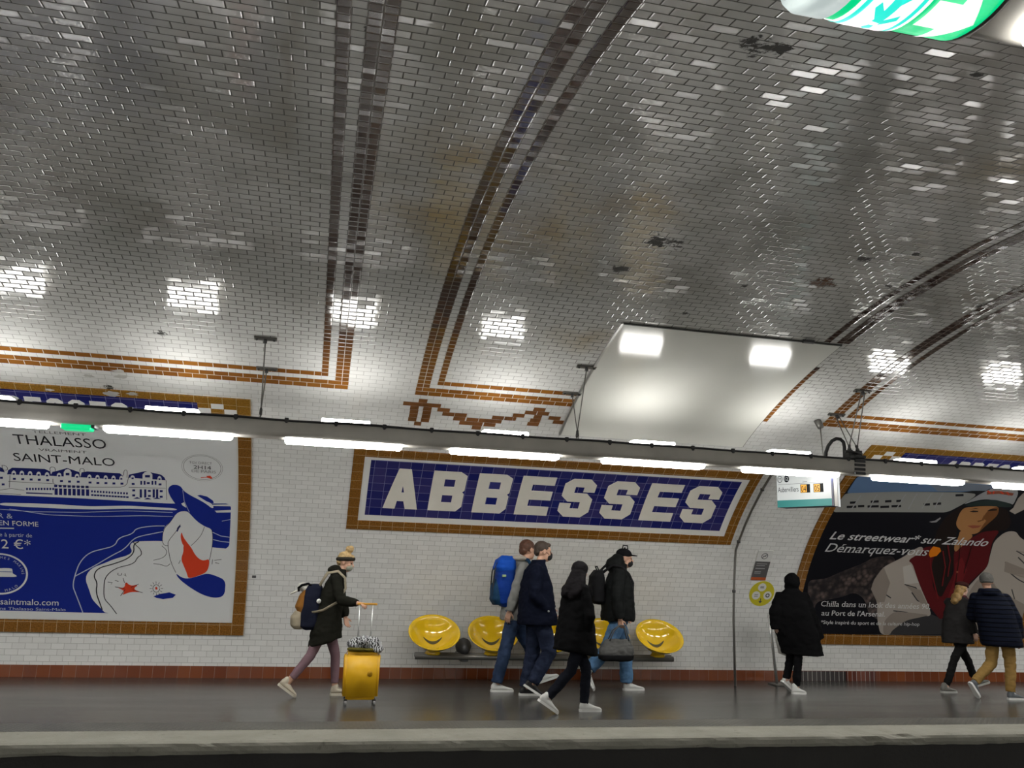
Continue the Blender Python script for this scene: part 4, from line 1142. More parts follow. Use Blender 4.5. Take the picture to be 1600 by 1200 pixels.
# the big tiled station name
sx0, sx1, ss0, ss1 = 0.320, 5.780, 2.127, 3.500
sign = thing('station_name_sign', WP((sx0 + sx1) / 2, ss0, 0.0), 'long blue tiled station name sign with big white letters in ochre tile frame', 'sign')
fb = 0.138
mb = MB()
mb.panel(sx0, sx1, ss0, ss0 + fb, -0.02, 0.016); mb.panel(sx0, sx1, ss1 - fb, ss1, -0.02, 0.016)
mb.panel(sx0, sx0 + fb, ss0 + fb, ss1 - fb, -0.02, 0.016); mb.panel(sx1 - fb, sx1, ss0 + fb, ss1 - fb, -0.02, 0.016)
mb.build('tile_frame', M['tile_frame'], sign, uv_wall=True)
mb = MB(); mb.panel(sx0 + fb, sx1 - fb, ss0 + fb, ss1 - fb, -0.02, 0.006); mb.build('white_border', M['tile_border'], sign)
mb = MB(); mb.panel(0.540, 5.540, 2.359, 3.305, -0.02, 0.009); mb.build('blue_field', M['tile_blue'], sign, uv_wall=True)
for ch, x, w in zip(WORD, (0.757, 1.343, 1.928, 2.504, 3.092, 3.686, 4.277, 4.862), (.447, .437, .450, .452, .436, .448, .472, .473)):
    mb = MB(); letter_mesh(mb, ch, x, 2.487, w, 0.693, 0.013)
    mb.build('letter', M['tile_cream'], sign)

def header_letters(t, xc):
    for i, ch in enumerate(WORD):
        mb = MB(); letter_mesh(mb, ch, xc - 8 * 0.2185 / 2 + i * 0.2185 + .02, 3.715, .165, .325, 0.019, scale=0.47)
        mb.build('header_letter', M['tile_border'], t)
t = advert('advertising_poster', -5.05, -1.035, 'blue and white seaside poster of a woman in a big hat, ochre tile frame', 'white', THALASSO_ART, THALASSO_TEXT)
header_letters(t, -3.04)
t = advert('advertising_poster', 7.150, 11.165, 'dark fashion poster of a model in cap and cream jacket, ochre tile frame', 'black', STREET_ART, STREET_TEXT)
header_letters(t, 9.16)

# places where the glaze has chipped off the brown tiles and the header
from_px = [(-2.526, 4.474, .05), (-2.206, 4.590, .06), (-2.20, 4.505, .065), (-2.95, 4.19, .035), (-2.33, 4.20, .07), (-2.12, 4.22, .05)]
M['chipped'] = plain('chipped_glaze', (0.48, 0.47, 0.44), 0.7, vary=.2)
mb = MB()
for i, (x, s, r_) in enumerate(from_px):
    pts = []
    for k in range(14):
        a = 2 * math.pi * k / 14
        q = r_ * (0.55 + 0.75 * random.random())
        pts.append((x + q * 1.3 * math.cos(a), s + q * .6 * math.sin(a)))
    art_add(mb, flat_pieces(pts), 0.0195 if s < 4.3 else .0045, 0)
struct(mb.build('trim_8', M['chipped']))

# white sheet-metal panel fixed over the vault tiles
panel = thing('cover_panel', WP(4.0, 4.2, 0.0), 'large glossy white blank panel bent over the vault above the lighting beam', 'panel')
mb = MB(); mb.panel(2.79, 5.235, 4.02, 6.36, 0.008, 0.014); mb.build('sheet', M['white_enamel'], panel)
mb = MB()
mb.panel(2.765, 2.79, 4.02, 6.375, 0.0, 0.018); mb.build('edge_strip', M['alu'], panel)
mb = MB(); mb.panel(2.765, 5.245, 6.36, 6.374, 0.0, 0.016); mb.build('edge_joint', M['dark_edge'], panel)
mb = MB(); mb.panel(5.235, 5.243, 4.02, 6.36, 0.0, 0.012); mb.build('edge_joint', M['dark_edge'], panel)
mb = MB(); mb.panel(4.77, 4.90, 6.374, 6.405, 0.0, 0.03); mb.build('fixing_clip', M['dark_steel'], panel)

# grey conduit running down the wall
pp = [WP(5.88, s, 0.03) for s in (4.0, 3.6, 3.2, 2.8, 2.5, 2.2, 2.05)]
yv = pp[-1].y
pts = pp + [Vector((5.875, yv + .02, 1.72)), Vector((5.87, yv + .07, 1.3)), Vector((5.87, yv + .1, 0.9)), Vector((5.88, yv + .12, 0.0))]
con = thing('conduit_pipe', (5.88, yv + .12, 0), 'thin grey conduit pipe climbing the white tiles beside the big name sign', 'pipe')
mb = MB(); mb.tube(pts, 0.017, 10); mb.build('pipe', M['steel'], con)
for k in (2, 5, 8):
    mb = MB(); mb.tube([pts[k] + Vector((0, 0, -.02)), pts[k] + Vector((0, 0, .02))], 0.026, 10); mb.build('clip', M['dark_steel'], con)

# notice plates and sticker
M['notice_white'] = plain('notice_white', (0.62, 0.62, 0.60), 0.35)
M['notice_grey'] = plain('notice_grey', (0.085, 0.083, 0.085), 0.4)
M['notice_orange'] = plain('notice_orange', (0.42, 0.085, 0.02), 0.4)
M['notice_ash'] = plain('notice_ash', (0.34, 0.34, 0.34), 0.4)
M['notice_ink'] = plain('notice_ink', (0.05, 0.05, 0.055), 0.5)
M['lime'] = plain('lime_yellow_vinyl', (0.50, 0.44, 0.02), 0.4)
nx0, nx1 = 6.255, 6.495
notice = thing('notice_plate', WP(6.37, 1.55, 0), 'narrow grey and white notice plate above the round yellow sticker', 'sign')
mb = MB(); mb.panel(nx0, nx1, 1.545, 2.050, 0.002, 0.016, 0); mb.build('plate', M['notice_white'], notice)
mb = MB(); mb.panel(nx0, nx1, 1.590, 1.860, 0.016, 0.018, 0); g_ = mb.build('grey_field', M['notice_grey'], notice)
mb = MB(); mb.panel(nx0, nx1, 1.545, 1.590, 0.016, 0.018, 0); mb.build('orange_strip', M['notice_orange'], notice)
for i, (s, w) in enumerate(((1.815, .17), (1.785, .14), (1.735, .15), (1.68, .10), (1.655, .10))):
    mb = MB(); mb.panel(nx0 + .03, nx0 + .03 + w, s, s + .011, 0.018, 0.0188, 0); mb.build('print_line', M['notice_ash'], notice)
mb = MB()
def ring_on(mb, x, s, r0, r1, off, mi, n=28):
    vs = []
    for i in range(n):
        a = 2 * math.pi * i / n
        vs.append(WP(x + r0 * math.cos(a), s + r0 * math.sin(a), off)); vs.append(WP(x + r1 * math.cos(a), s + r1 * math.sin(a), off))
    mb.add(vs, [[2 * i, 2 * i + 1, (2 * i + 3) % (2 * n), (2 * i + 2) % (2 * n)] for i in range(n)], mi, True)
def disc_on(mb, x, s, r, o0, o1, mi, n=36):
    art_add(mb, flat_pieces([(x + r * math.cos(2 * math.pi * i / n), s + r * math.sin(2 * math.pi * i / n)) for i in range(n)]), o1, mi)
    vs = [WP(x + r * math.cos(2 * math.pi * i / n), s + r * math.sin(2 * math.pi * i / n), o1) for i in range(n)]
    vs += [WP(x + r * math.cos(2 * math.pi * i / n), s + r * math.sin(2 * math.pi * i / n), o0) for i in range(n)]
    mb.add(vs, [[i, n + i, n + (i + 1) % n, (i + 1) % n] for i in range(n)], mi, False)
ring_on(mb, 6.375, 1.955, .042, .052, 0.0175, 0)
bm = stroke_pieces([(6.345, 1.925), (6.405, 1.985)], .009); art_add(mb, bm, 0.0178, 0)
bm = stroke_pieces([(6.35, 1.955), (6.40, 1.955)], .012); art_add(mb, bm, 0.0177, 0)
mb.build('pictogram', M['notice_ink'], notice)
stk = thing('round_sticker', WP(6.492, 1.115, 0), 'round lime yellow sticker with three white circles and an arrow on white tiles', 'sticker')
mb = MB(); disc_on(mb, 6.492, 1.320, .202, 0.001, 0.004, 0); mb.build('disc', M['lime'], stk)
for x, s in ((6.478, 1.421), (6.405, 1.287), (6.592, 1.291)):
    mb = MB(); disc_on(mb, x, s, .066, 0.004, 0.0055, 0); d_ = mb.build('white_circle', M['notice_white'], stk)
    mb = MB()
    if s > 1.4:
        for k in range(3):
            art_add(mb, stroke_pieces([(x - .03, s + .012 - .012 * k), (x + .03, s + .012 - .012 * k)], .007), 0.006, 0)
    elif x < 6.5:
        art_add(mb, stroke_pieces([(x - .03, s + .014), (x + .03, s + .014)], .009), 0.006, 0); art_add(mb, stroke_pieces([(x - .03, s - .014), (x + .03, s - .014)], .009), 0.006, 0)
    else:
        ring_on(mb, x, s, .018, .034, 0.006, 0)
    mb.build('symbol', M['notice_ink'], d_)
mb = MB(); art_add(mb, flat_pieces([(6.46, 1.20), (6.524, 1.20), (6.492, 1.16)]), 0.0045, 0); art_add(mb, stroke_pieces([(6.492, 1.20), (6.492, 1.24)], .014), 0.0045, 0); mb.build('arrow', M['notice_ink'], stk)
mb = MB(); mb.panel(-0.825, -0.775, 1.335, 1.365, 0.0, 0.012)
tag(mb.build('number_plate', M['notice_grey']), 'tiny dark plate on white tiles beside the seaside poster', 'plate')

# ------------------------------------------------------------------ lighting beams
PITCH = 1.7135
def beam(name, yc, xc, n0, n1, zb, label, gap=0.0):
    """A rounded hollow girder hung along the platform, tubes under and over it."""
    t = thing(name, ((X0 + X1) / 2, yc, zb), label, 'light beam')
    sec = []
    hw, z0, z1 = 0.15, zb, zb + 0.185
    for cx, cz, a0 in ((hw - .05, z1 - .05, 0), (-hw + .05, z1 - .05, 90), (-hw + .045, z0 + .045, 180), (hw - .045, z0 + .045, 270)):
        rr = .05 if cz > zb + .1 else .045
        for k in range(6):
            a = math.radians(a0 + k * 18)
            sec.append((cx + rr * math.cos(a), cz + rr * math.sin(a)))
    mb = MB()
    mb.rings([[Vector((x, yc + y, z)) for y, z in sec] for x in (X0 + .02, X1 - .02)], cap=True)
    mb.build('girder', M['beam_grey'], t)
    for k in range(n0, n1 + 1):
        x = xc + k * PITCH
        if k < 0:
            x -= gap
        if True:
            mb = MB()
            bm = bmesh.new(); bmesh.ops.create_cube(bm, size=1)
            for v in bm.verts:
                tp = 1.0 if v.co.z > 0 else 0.93
                v.co = Vector((x + v.co.x * 1.205 * (1.0 if v.co.z > 0 else .985), yc + v.co.y * 0.165 * tp, zb - 0.018 + v.co.z * 0.058))
            bmesh.ops.bevel(bm, geom=bm.edges[:], offset=.012, segments=3, affect='EDGES')
            mb.bm(bm, smooth=False); mb.build('lower_tube_diffuser', M['tube'], t)
        mb = MB(); mb.box((x, yc + .03, zb + .185 + .022), (0.50, 0.15, 0.055), bev=.012); mb.build('upper_tube_diffuser', M['tube_up'], t)
    return t
XF = 0.167
ZB = 2.735
far_beam = beam('lighting_beam', 4.0, XF, -4, 9, ZB, 'long grey lighting beam with white tubes hung in front of the name sign')
XN = 2.13
YNB = -3.37
near_beam = beam('lighting_beam', YNB, XN, -6, 8, 2.80, 'near grey lighting beam at the top corner carrying the large green exit light', gap=0.25)
mb = MB()
for x0_, x1_ in ((6.06, 6.20),):
    for z in (2.895, 2.845, 2.795, 2.748):
        mb.box((x0_ + .065 - (2.895 - z) * .06, 3.845, z - .012), (.135, .02, .03 if z < 2.89 else .04))
    mb.box((6.13, 3.97, 2.935), (.15, .26, .03)); mb.box((6.07, 3.98, 2.985), (.05, .1, .08)); mb.box((6.17, 3.96, 2.98), (.06, .12, .07))
    mb.tube([(5.98, 3.9, 2.99), (6.05, 3.9, 3.0), (6.2, 3.9, 2.975)], .012, 6)
mb.build('clamp', M['rubber'], far_beam)

# cable along the beam's upper edge with its clips
cab = thing('power_cable', (4, 3.852, 2.915), 'thin black cable clipped along the upper edge of the beam', 'cable')
mb = MB()
pts = []
for i in range(161):
    x = X0 + .1 + (X1 - X0 - .2) * i / 160
    pts.append((x, 3.858, 2.905 + 0.004 * math.sin(x * 5.1) + .006 * noise.noise(Vector((x * 1.1, 0, 0)))))
mb.tube(pts, 0.0125, 8); mb.build('cable', M['rubber'], cab)
x = -2.892 - 0.492 * 10
while x < 14:
    mb = MB(); mb.box((x, 3.852, 2.905), (0.040, 0.03, 0.045), bev=.008); mb.box((x, 3.85, 2.882), (.022, .024, .02)); mb.build('clip', M['rubber'], cab)
    x += 0.4925

# hangers from the vault
def hanger(x, label, extra=False):
    t = thing('beam_hanger', WP(x, 5.4, 0), label, 'hanger', 'rod hangers carrying the lighting beam')
    foot = Vector((x, 4.0, 2.93))
    for s in (5.435, 4.870):
        mb = MB(); mb.panel(x - .11, x + .11, s - .022, s + .022, 0.0, 0.02); p_ = mb.build('ceiling_plate', M['steel'], t)
        for e in (-.085, .085):
            mb = MB(); mb.ell(WP(x + e, s, .024), (.012, .012, .012)); mb.build('bolt', M['dark_steel'], p_)
        a = WP(x, s, .03)
        mb = MB(); mb.tube([WP(x, s, .0), WP(x, s, .06)], .018, 8); mb.build('eye', M['dark_steel'], t)
        ends = [(0, 0)] if not extra else [(-.05, -.02), (.06, .04)]
        for k, (e0, e1) in enumerate(ends):
            b_ = foot + Vector((e1 * 2 + (0.03 if extra else 0), (0.04 if s > 5 else -0.04), 0.06 if extra else 0.0))
            mb = MB(); mb.tube([a + Vector((e0 * .4, 0, 0)), b_], .0065, 6); mb.build('rod', M['steel'], t)
            mb = MB(); d = (a - b_).normalized(); mb.tube([b_ + d * .03, b_ + d * .05, b_ + d * .10, b_ + d * .12], [.008, .015, .015, .008], 8); mb.build('turnbuckle', M['dark_steel'], t)
    return t
hanger(-0.695, 'pair of thin steel hanger rods above the right edge of the seaside poster')
hanger(2.695, 'pair of thin steel hanger rods in front of the blank white panel')
hanger(6.110, 'four thin steel hanger rods over the black clamp beside the train display', extra=True)
t = thing('hanger_rod', WP(5.975, 4.684, 0), 'single thin vertical rod beside the looped black cable', 'rod')
mb = MB(); a = WP(5.975, 4.684, .05); mb.tube([a, Vector((5.80, 4.08, 2.93))], .008, 6); mb.build('rod', M['steel'], t)
mb = MB(); mb.tube([WP(5.955, 4.684, -.01), WP(5.975, 4.684, .10)], [.045, .04], 12); mb.build('socket', M['steel'], t)
mb = MB(); mb.tube([(5.84, 4.1, 2.91), (5.85, 4.1, 3.0), (5.885, 4.1, 3.08), (5.94, 4.1, 3.145), (6.0, 4.1, 3.175), (6.055, 4.1, 3.172), (6.095, 4.1, 3.14), (6.105, 4.1, 3.08), (6.10, 4.1, 2.91)], .021, 10)
tag(mb.build('looped_cable', M['rubber']), 'thick black cable looping up over the top of the beam', 'cable')

# green emergency light under the far beam
M['green_glow'] = glow('green_exit_diffuser', (0.0, 0.66, 0.24), 1.0)
M['white_glow'] = glow('white_exit_symbol', (1.0, 0.90, 0.92), 1.1)
M['cyan_glow'] = glow('cyan_exit_border', (0.03, 0.88, 0.72), 1.0)
M['frosted'] = glow('frosted_lit_cover', (0.80, 0.92, 0.90), 0.55, 0.3)
t = thing('exit_light', (-2.385, 4.0, 2.69), 'small green lit exit light under the beam over the seaside poster', 'exit light')
mb = MB(); mb.box((-2.39, 4.0, 2.712), (0.27, 0.16, 0.055), bev=.02); mb.build('diffuser', M['green_glow'], t)
mb = MB(); mb.box((-2.235, 4.0, 2.735), (0.035, 0.17, 0.05), bev=.008); mb.build('end_cap', M['dark_steel'], t)

# the near exit light: a rounded cover wrapped under the near beam
t = thing('exit_light', (1.30, YNB, 2.79), 'large glowing green exit sign with running man and arrow on the near beam', 'exit light')
def wrap(th, off):          # a half-round section under the beam; th 0..1 from front (camera side is -y) to back
    a = math.pi + math.pi * th
    return Vector((0, YNB + (0.155 + off) * math.cos(a), 2.832 + (0.095 + off) * math.sin(a)))
def wrap_panel(mb, x0, x1, t0, t1, off, mi, n=16, skew=0.0):
    vs = []
    for i in range(n + 1):
        p = wrap(t0 + (t1 - t0) * i / n, off)
        vs += [Vector((x0, p.y, p.z)), Vector((x1, p.y, p.z))]
    mb.add(vs, [[2 * i, 2 * i + 1, 2 * i + 3, 2 * i + 2] for i in range(n)], mi, True)
def wrap_poly(mb, pts, off, mi):
    bm = bmesh.new()
    tri = tessellate_polygon([[Vector((p[0], p[1], 0)) for p in pts]])
    vs = [bm.verts.new((p[0], p[1], 0)) for p in pts]
    for q in tri:
        try:
            bm.faces.new([vs[i] for i in q])
        except ValueError:
            pass
    cut_strips(bm, 0.04)
    for f in bm.faces:
        f.normal_update()
    bm.verts.index_update()
    out = []
    for v in bm.verts:
        p = wrap(v.co.y, off)
        out.append(Vector((v.co.x, p.y, p.z)))
    mb.add(out, [[v.index for v in f.verts] for f in bm.faces], mi, True)
    bm.free()
EX0, EX1 = 0.950, 1.360
mb = MB()
mb.rings([[Vector((x, wrap(i / 20, 0).y, wrap(i / 20, 0).z)) for i in range(21)] + [Vector((x, YNB + .15, 2.90)), Vector((x, YNB - .15, 2.90))] for x in (EX0 + .085, EX1)])
mb.build('green_cover', M['green_glow'], t)
mb = MB()
mb.rings([[Vector((x, wrap(i / 20, e).y, wrap(i / 20, e).z)) for i in range(21)] + [Vector((x, YNB + .15, 2.90)), Vector((x, YNB - .15, 2.90))] for x, e in ((EX0, -.006), (EX0 + .02, .004), (EX0 + .082, .004))])
mb.build('end_cap', M['frosted'], t)
mb = MB(); wrap_panel(mb, EX0 + .105, EX0 + .255, .12, .88, .003, 0); wrap_panel(mb, EX0 + .115, EX0 + .245, .16, .84, .0045, 1); mb.build('pictogram_border', [M['white_glow'], M['cyan_glow']], t)
mb = MB(); wrap_poly(mb, [(EX0 + a_, b_) for a_, b_ in ((.127, .20), (.233, .20), (.233, .80), (.127, .80))], .006, 0); mb.build('doorway', M['white_glow'], t)
mb = MB()
for pl in ([(1.222, .66), (1.236, .66), (1.240, .71), (1.229, .74), (1.218, .71)], [(1.215, .42), (1.240, .44), (1.238, .63), (1.216, .62)], [(1.216, .60), (1.190, .52), (1.194, .48), (1.220, .54)], [(1.237, .60), (1.262, .54), (1.266, .58), (1.240, .65)], [(1.216, .46), (1.200, .34), (1.180, .30), (1.184, .25), (1.210, .29), (1.228, .43)], [(1.228, .44), (1.252, .36), (1.250, .24), (1.262, .24), (1.264, .40), (1.240, .48)]):
    wrap_poly(mb, [(a_ + EX0 - 1.045, b_) for a_, b_ in pl], .0075, 0)
mb.build('running_man', M['cyan_glow'], t)
mb = MB(); wrap_poly(mb, [(a_ + EX0 - 1.045, b_) for a_, b_ in ((1.315, .42), (1.372, .42), (1.372, .24), (1.440, .52), (1.372, .78), (1.372, .60), (1.315, .60))], .003, 0); mb.build('arrow', M['white_glow'], t)
mb = MB(); mb.rings([[Vector((x, wrap(i / 20, .002).y, wrap(i / 20, .002).z)) for i in range(21)] + [Vector((x, YNB + .15, 2.90)), Vector((x, YNB - .15, 2.90))] for x in (EX1, EX1 + .012)]); mb.build('end_ring', M['steel'], t)

# train display hung under the beam, turned towards the platform
M['display_white'] = glow('lit_white_display', (0.93, 0.97, 0.95), 0.40, 0.5, base=0.10)
M['display_teal'] = glow('teal_display_band', (0.01, 0.27, 0.25), 0.5, 0.5, base=0.12)
M['display_amber'] = glow('amber_led', (1.0, 0.46, 0.02), 0.8, 0.6, base=0.05)
M['display_dark'] = plain('dark_led_window', (0.008, 0.008, 0.008), 0.8, spec=0.0)
M['display_blue'] = plain('navy_display_side', (0.008, 0.012, 0.06), 0.5)
M['display_ink'] = plain('display_ink', (0.008, 0.009, 0.012), 0.9, spec=0.0)
dA, dB = Vector((5.473, 4.60, 2.354)), Vector((5.818, 3.985, 2.354))
dx = (dB - dA).normalized()
dn = Vector((dx.y, -dx.x, 0))           # out of the face, towards the camera's left
if dn.x > 0:
    dn = -dn
DW = (dB - dA).length
DM = Matrix((dx, Vector((0, 0, 1)), dn)).transposed().to_4x4()
DM.translation = dA
def dpt(u, v, w=0.0):
    return DM @ Vector((u, v, w))
disp = thing('train_display', (5.65, 4.3, 2.35), 'lit white train time display box with teal foot under the beam', 'display')
def dbox(mb, u0, u1, v0, v1, w0, w1, mi=0):
    q = [dpt(u, v, w) for u in (u0, u1) for v in (v0, v1) for w in (w0, w1)]
    mb.add(q, [[0, 1, 3, 2], [4, 6, 7, 5], [0, 4, 5, 1], [2, 3, 7, 6], [0, 2, 6, 4], [1, 5, 7, 3]], mi)
mb = MB(); dbox(mb, 0, DW, 0.0, 0.46, -0.20, -0.004); mb.build('housing', M['display_blue'], disp)
mb = MB(); dbox(mb, .0, DW, 0.085, 0.46, -0.004, 0.0); face = mb.build('lit_face', M['display_white'], disp)
mb = MB(); dbox(mb, .0, DW, 0.0, 0.085, -0.004, 0.001); mb.build('teal_band', M['display_teal'], disp)
mb = MB(); dbox(mb, DW, DW + .004, 0.0, 0.44, -.06, -.14); mb.build('side_strip', M['steel'], disp)
mb = MB(); dbox(mb, DW, DW + .006, 0.0, 0.44, -.15, -.20); mb.build('side_panel', M['display_white'], disp)
mb = MB(); dbox(mb, 0.02, DW - .02, 0.278, 0.281, 0.0, .0015)
type_flat(mb, 'Aubervilliers', DM @ Matrix.Translation((.015, .185, .0015)), .275, .062, 0)
for u in (.345, .52):
    type_flat(mb, '2mn', DM @ Matrix.Translation((u, .292, .0015)), .06, .016, 0)
for u, kind in ((.045, 0), (.135, 1)):
    c = dpt(u, .345, .001)
    n = 24
    vs = []
    for i in range(n):
        a = 2 * math.pi * i / n
        vs += [dpt(u + .036 * math.cos(a), .345 + .042 * math.sin(a), .0015), dpt(u + (.030 if kind == 0 else 0.0) * math.cos(a), .345 + (.035 if kind == 0 else 0.0) * math.sin(a), .0015)]
    mb.add(vs, [[2 * i, (2 * i + 2) % (2 * n), (2 * i + 3) % (2 * n), 2 * i + 1] for i in range(n)], 0)
type_flat(mb, 'M', DM @ Matrix.Translation((.028, .328, .0015)), .034, .036, 0)
mb.build('lettering', M['display_ink'], face)
mb = MB(); type_flat(mb, '12', DM @ Matrix.Translation((.113, .326, .003)), .044, .040, 0); mb.build('line_number', M['display_white'], face)
for u, s_ in ((.315, '04'), (.485, '05')):
    mb = MB(); dbox(mb, u, u + .125, .165, .268, 0.0, .002); w_ = mb.build('led_window', M['display_dark'], face)
    mb = MB(); dbox(mb, u + .006, u + .082, .170, .262, .002, .003); mb.build('led_field', M['display_amber'], w_)
    mb = MB(); type_flat(mb, s_, DM @ Matrix.Translation((u + .012, .178, .0035)), .062, .070, 0); mb.build('led_digits', M['display_dark'], w_)
mb = MB()
for u in (.1, DW - .1):
    q = dpt(u, .45, -.1); mb.tube([q, Vector((q.x, q.y, 2.86)), Vector((q.x, 4.10, 2.87))], .015, 8)
mb.build('hanging_bracket', M['dark_steel'], disp)

# ------------------------------------------------------------------ seats and their rail
rail = thing('seat_rail', (3.15, 6.68, 0.33), 'long dark steel rail carrying the row of yellow seats', 'bench rail')
mb = MB(); mb.tube([(1.34, 6.66, .345), (4.97, 6.66, .345)], .036, 14); mb.tube([(1.34, 6.74, .365), (4.97, 6.74, .365)], .03, 12); mb.build('bar', M['steel'], rail)
for x in (2.00, 4.30):
    mb = MB(); mb.box((x, 6.90, .33), (.10, .50, .09), bev=.01); mb.tube([(x, 6.66, .42), (x, 6.80, .47), (x, 7.0, .42)], [.05, .11, .05], 12); mb.build('bracket', M['dark_steel'], rail)
def seat(x):
    t = thing('bucket_seat', (x, 6.68, 0.38), '', 'seat', 'yellow bucket seats on the rail')
    c = Vector((x, 6.62, 0.665))
    ax = Vector((1, 0, 0))
    av = Vector((0, 0.455, 0.395)).normalized()
    an = av.cross(ax) * -1
    if an.z < 0:
        an = -an
    A_, B_, D_ = 0.335, 0.310, 0.20
    nr, nt_ = 9, 40
    rings_o, rings_i = [], []
    def pt(rho, th, inn):
        d = D_ * (1 - rho ** 2.4)
        sh = -0.05 * (1 - rho)
        p = c + ax * (A_ * rho * math.cos(th)) + av * (B_ * rho * math.sin(th) + sh) - an * d
        return p - an * (0.0 if inn else 0.014) * (1 if rho < .99 else 0)
    mb = MB()
    for inn in (True, False):
        rg = []
        for i in range(1, nr + 1):
            rho = i / nr
            rg.append([pt(rho, 2 * math.pi * j / nt_, inn) + (Vector() if inn or i < nr else -an * .014) for j in range(nt_)])
        rings = rg if inn else rg[::-1]
        if inn:
            rings_i = rings
        else:
            rings_o = rings
    # inner bowl, rolled rim, outer bowl as one closed shell
    rim = [[p + ax * 0.012 * math.cos(2 * math.pi * j / nt_) + av * 0.012 * math.sin(2 * math.pi * j / nt_) - an * .004 for j, p in enumerate(rings_i[-1])]]
    mb.rings(rings_i + rim + rings_o, 0, True, True)
    mb.build('shell', M['yellow_shell'], t)
    mb = MB()
    L = []
    def at_uv(u, v):
        a_, b_ = u / A_, v / B_
        return pt(math.hypot(a_, b_), math.atan2(b_, a_), True) + an * .004
    for k in range(13):
        u = (k - 6) / 6 * .125
        v = .035 + 3.4 * u * u
        h_ = .022 * math.sqrt(max(0.02, 1 - (u / .13) ** 2))
        L.append([at_uv(u, v - h_), at_uv(u, v + h_)])
    mb.add([p for q in L for p in q], [[2 * i, 2 * i + 1, 2 * i + 3, 2 * i + 2] for i in range(12)], 0, True)
    mb.build('drain_slot', M['slot'], t)
    mb = MB(); mb.lathe((x, 6.70, 0.37), [(.10, 0), (.105, .02), (.085, .05), (.085, .088)], 20); mb.build('pedestal', M['yellow_shell'], t)
    return t
SEATS = [(1.575, 'yellow bucket seat at the free end of the row nearest the yellow suitcase'),
         (2.37, 'yellow bucket seat just behind the man with the blue backpack'),
         (3.165, 'yellow bucket seat mostly hidden behind the man in the navy jacket'),
         (3.96, 'yellow bucket seat hidden between the long-haired woman and the man in the cap'),
         (4.755, 'yellow bucket seat at the far end of the row, ahead of the capped man')]
proto = seat(SEATS[0][0]); proto['label'] = SEATS[0][1]
for x, lb in SEATS[1:]:
    c_ = copy_tree(proto, (x - SEATS[0][0], 0, 0)); c_['label'] = lb

# public bin by the wall: a hoop on two leaning posts
M['bin_bag'] = plain('clear_bin_bag', (0.50, 0.50, 0.46), 0.25)
t = thing('waste_bin', (6.66, 6.72, 0), 'slim metal bin stand behind the hooded person in black', 'bin')
for dx_ in (-.07, .10):
    mb = MB(); mb.tube([(6.66 + dx_, 6.70, 0.01), (6.61 + dx_ * 1.3, 6.66, .50), (6.56 + dx_ * 1.6, 6.62, 0.98)], .020, 10); mb.build('post', M['alu'], t)
mb = MB(); mb.lathe((6.68, 6.55, .94), [(.17, 0), (.185, .01), (.185, .04), (.17, .05), (.16, .025)], 24); mb.build('hoop', M['alu'], t)
mb = MB(); mb.box((6.68, 6.70, .012), (.34, .24, .02), bev=.005); mb.build('foot_plate', M['steel'], t)
mb = MB(); mb.lathe((6.68, 6.55, .42), [(.03, 0), (.12, .03), (.155, .2), (.165, .52)], 18); mb.build('bag', M['bin_bag'], t)

# ------------------------------------------------------------------ people
def sculpt(mb, name, mat, parent, voxel=0.011, it=4, wrinkle=0.0, wscale=9.0, clip=None, fac=0.5):
    """Fuses overlapping solids into one continuous skin and softens it."""
    me = bpy.data.meshes.new('sketch')
    me.from_pydata([tuple(q) for q in mb.v], [], mb.f)
    bm = bmesh.new(); bm.from_mesh(me)
    bmesh.ops.remove_doubles(bm, verts=bm.verts[:], dist=1e-5)
    bmesh.ops.recalc_face_normals(bm, faces=bm.faces[:])
    bm.to_mesh(me); bm.free()
    tmp = bpy.data.objects.new('sketch', me)
    COL.objects.link(tmp)
    r_ = tmp.modifiers.new('fuse', 'REMESH'); r_.mode = 'VOXEL'; r_.voxel_size = voxel; r_.use_smooth_shade = True
    if it:
        s_ = tmp.modifiers.new('soft', 'SMOOTH'); s_.factor = fac; s_.iterations = it
    bpy.context.view_layer.update()
    out = bpy.data.meshes.new_from_object(tmp.evaluated_get(bpy.context.evaluated_depsgraph_get()))
    bpy.data.objects.remove(tmp, do_unlink=True)
    bpy.data.meshes.remove(me)
    out.name = name
    if wrinkle:
        nrm = [v.normal.copy() for v in out.vertices]
        for v, n_ in zip(out.vertices, nrm):
            q = Vector((v.co.x * wscale, v.co.y * wscale, v.co.z * wscale * 1.5))
            v.co += n_ * wrinkle * (noise.noise(q) + 0.5 * noise.noise(q * 2.3))
    out.polygons.foreach_set('use_smooth', [True] * len(out.polygons))
    return link(name, out, mat, parent)
def ring_at(c, F, lat, dep, n=28, p=2.4, tiltF=0.0):
    """Rounded-oval cross-section at c, dep along F and lat across."""
    L = Vector((-F.y, F.x, 0))
    out = []
    for j in range(n):
        a = 2 * math.pi * j / n
        ca, sa = math.cos(a), math.sin(a)
        u = math.copysign(abs(ca) ** (2 / p), ca) * dep
        w = math.copysign(abs(sa) ** (2 / p), sa) * lat
        out.append(Vector(c) + F * u + L * w + Vector((0, 0, tiltF * u)))
    return out
V = Vector
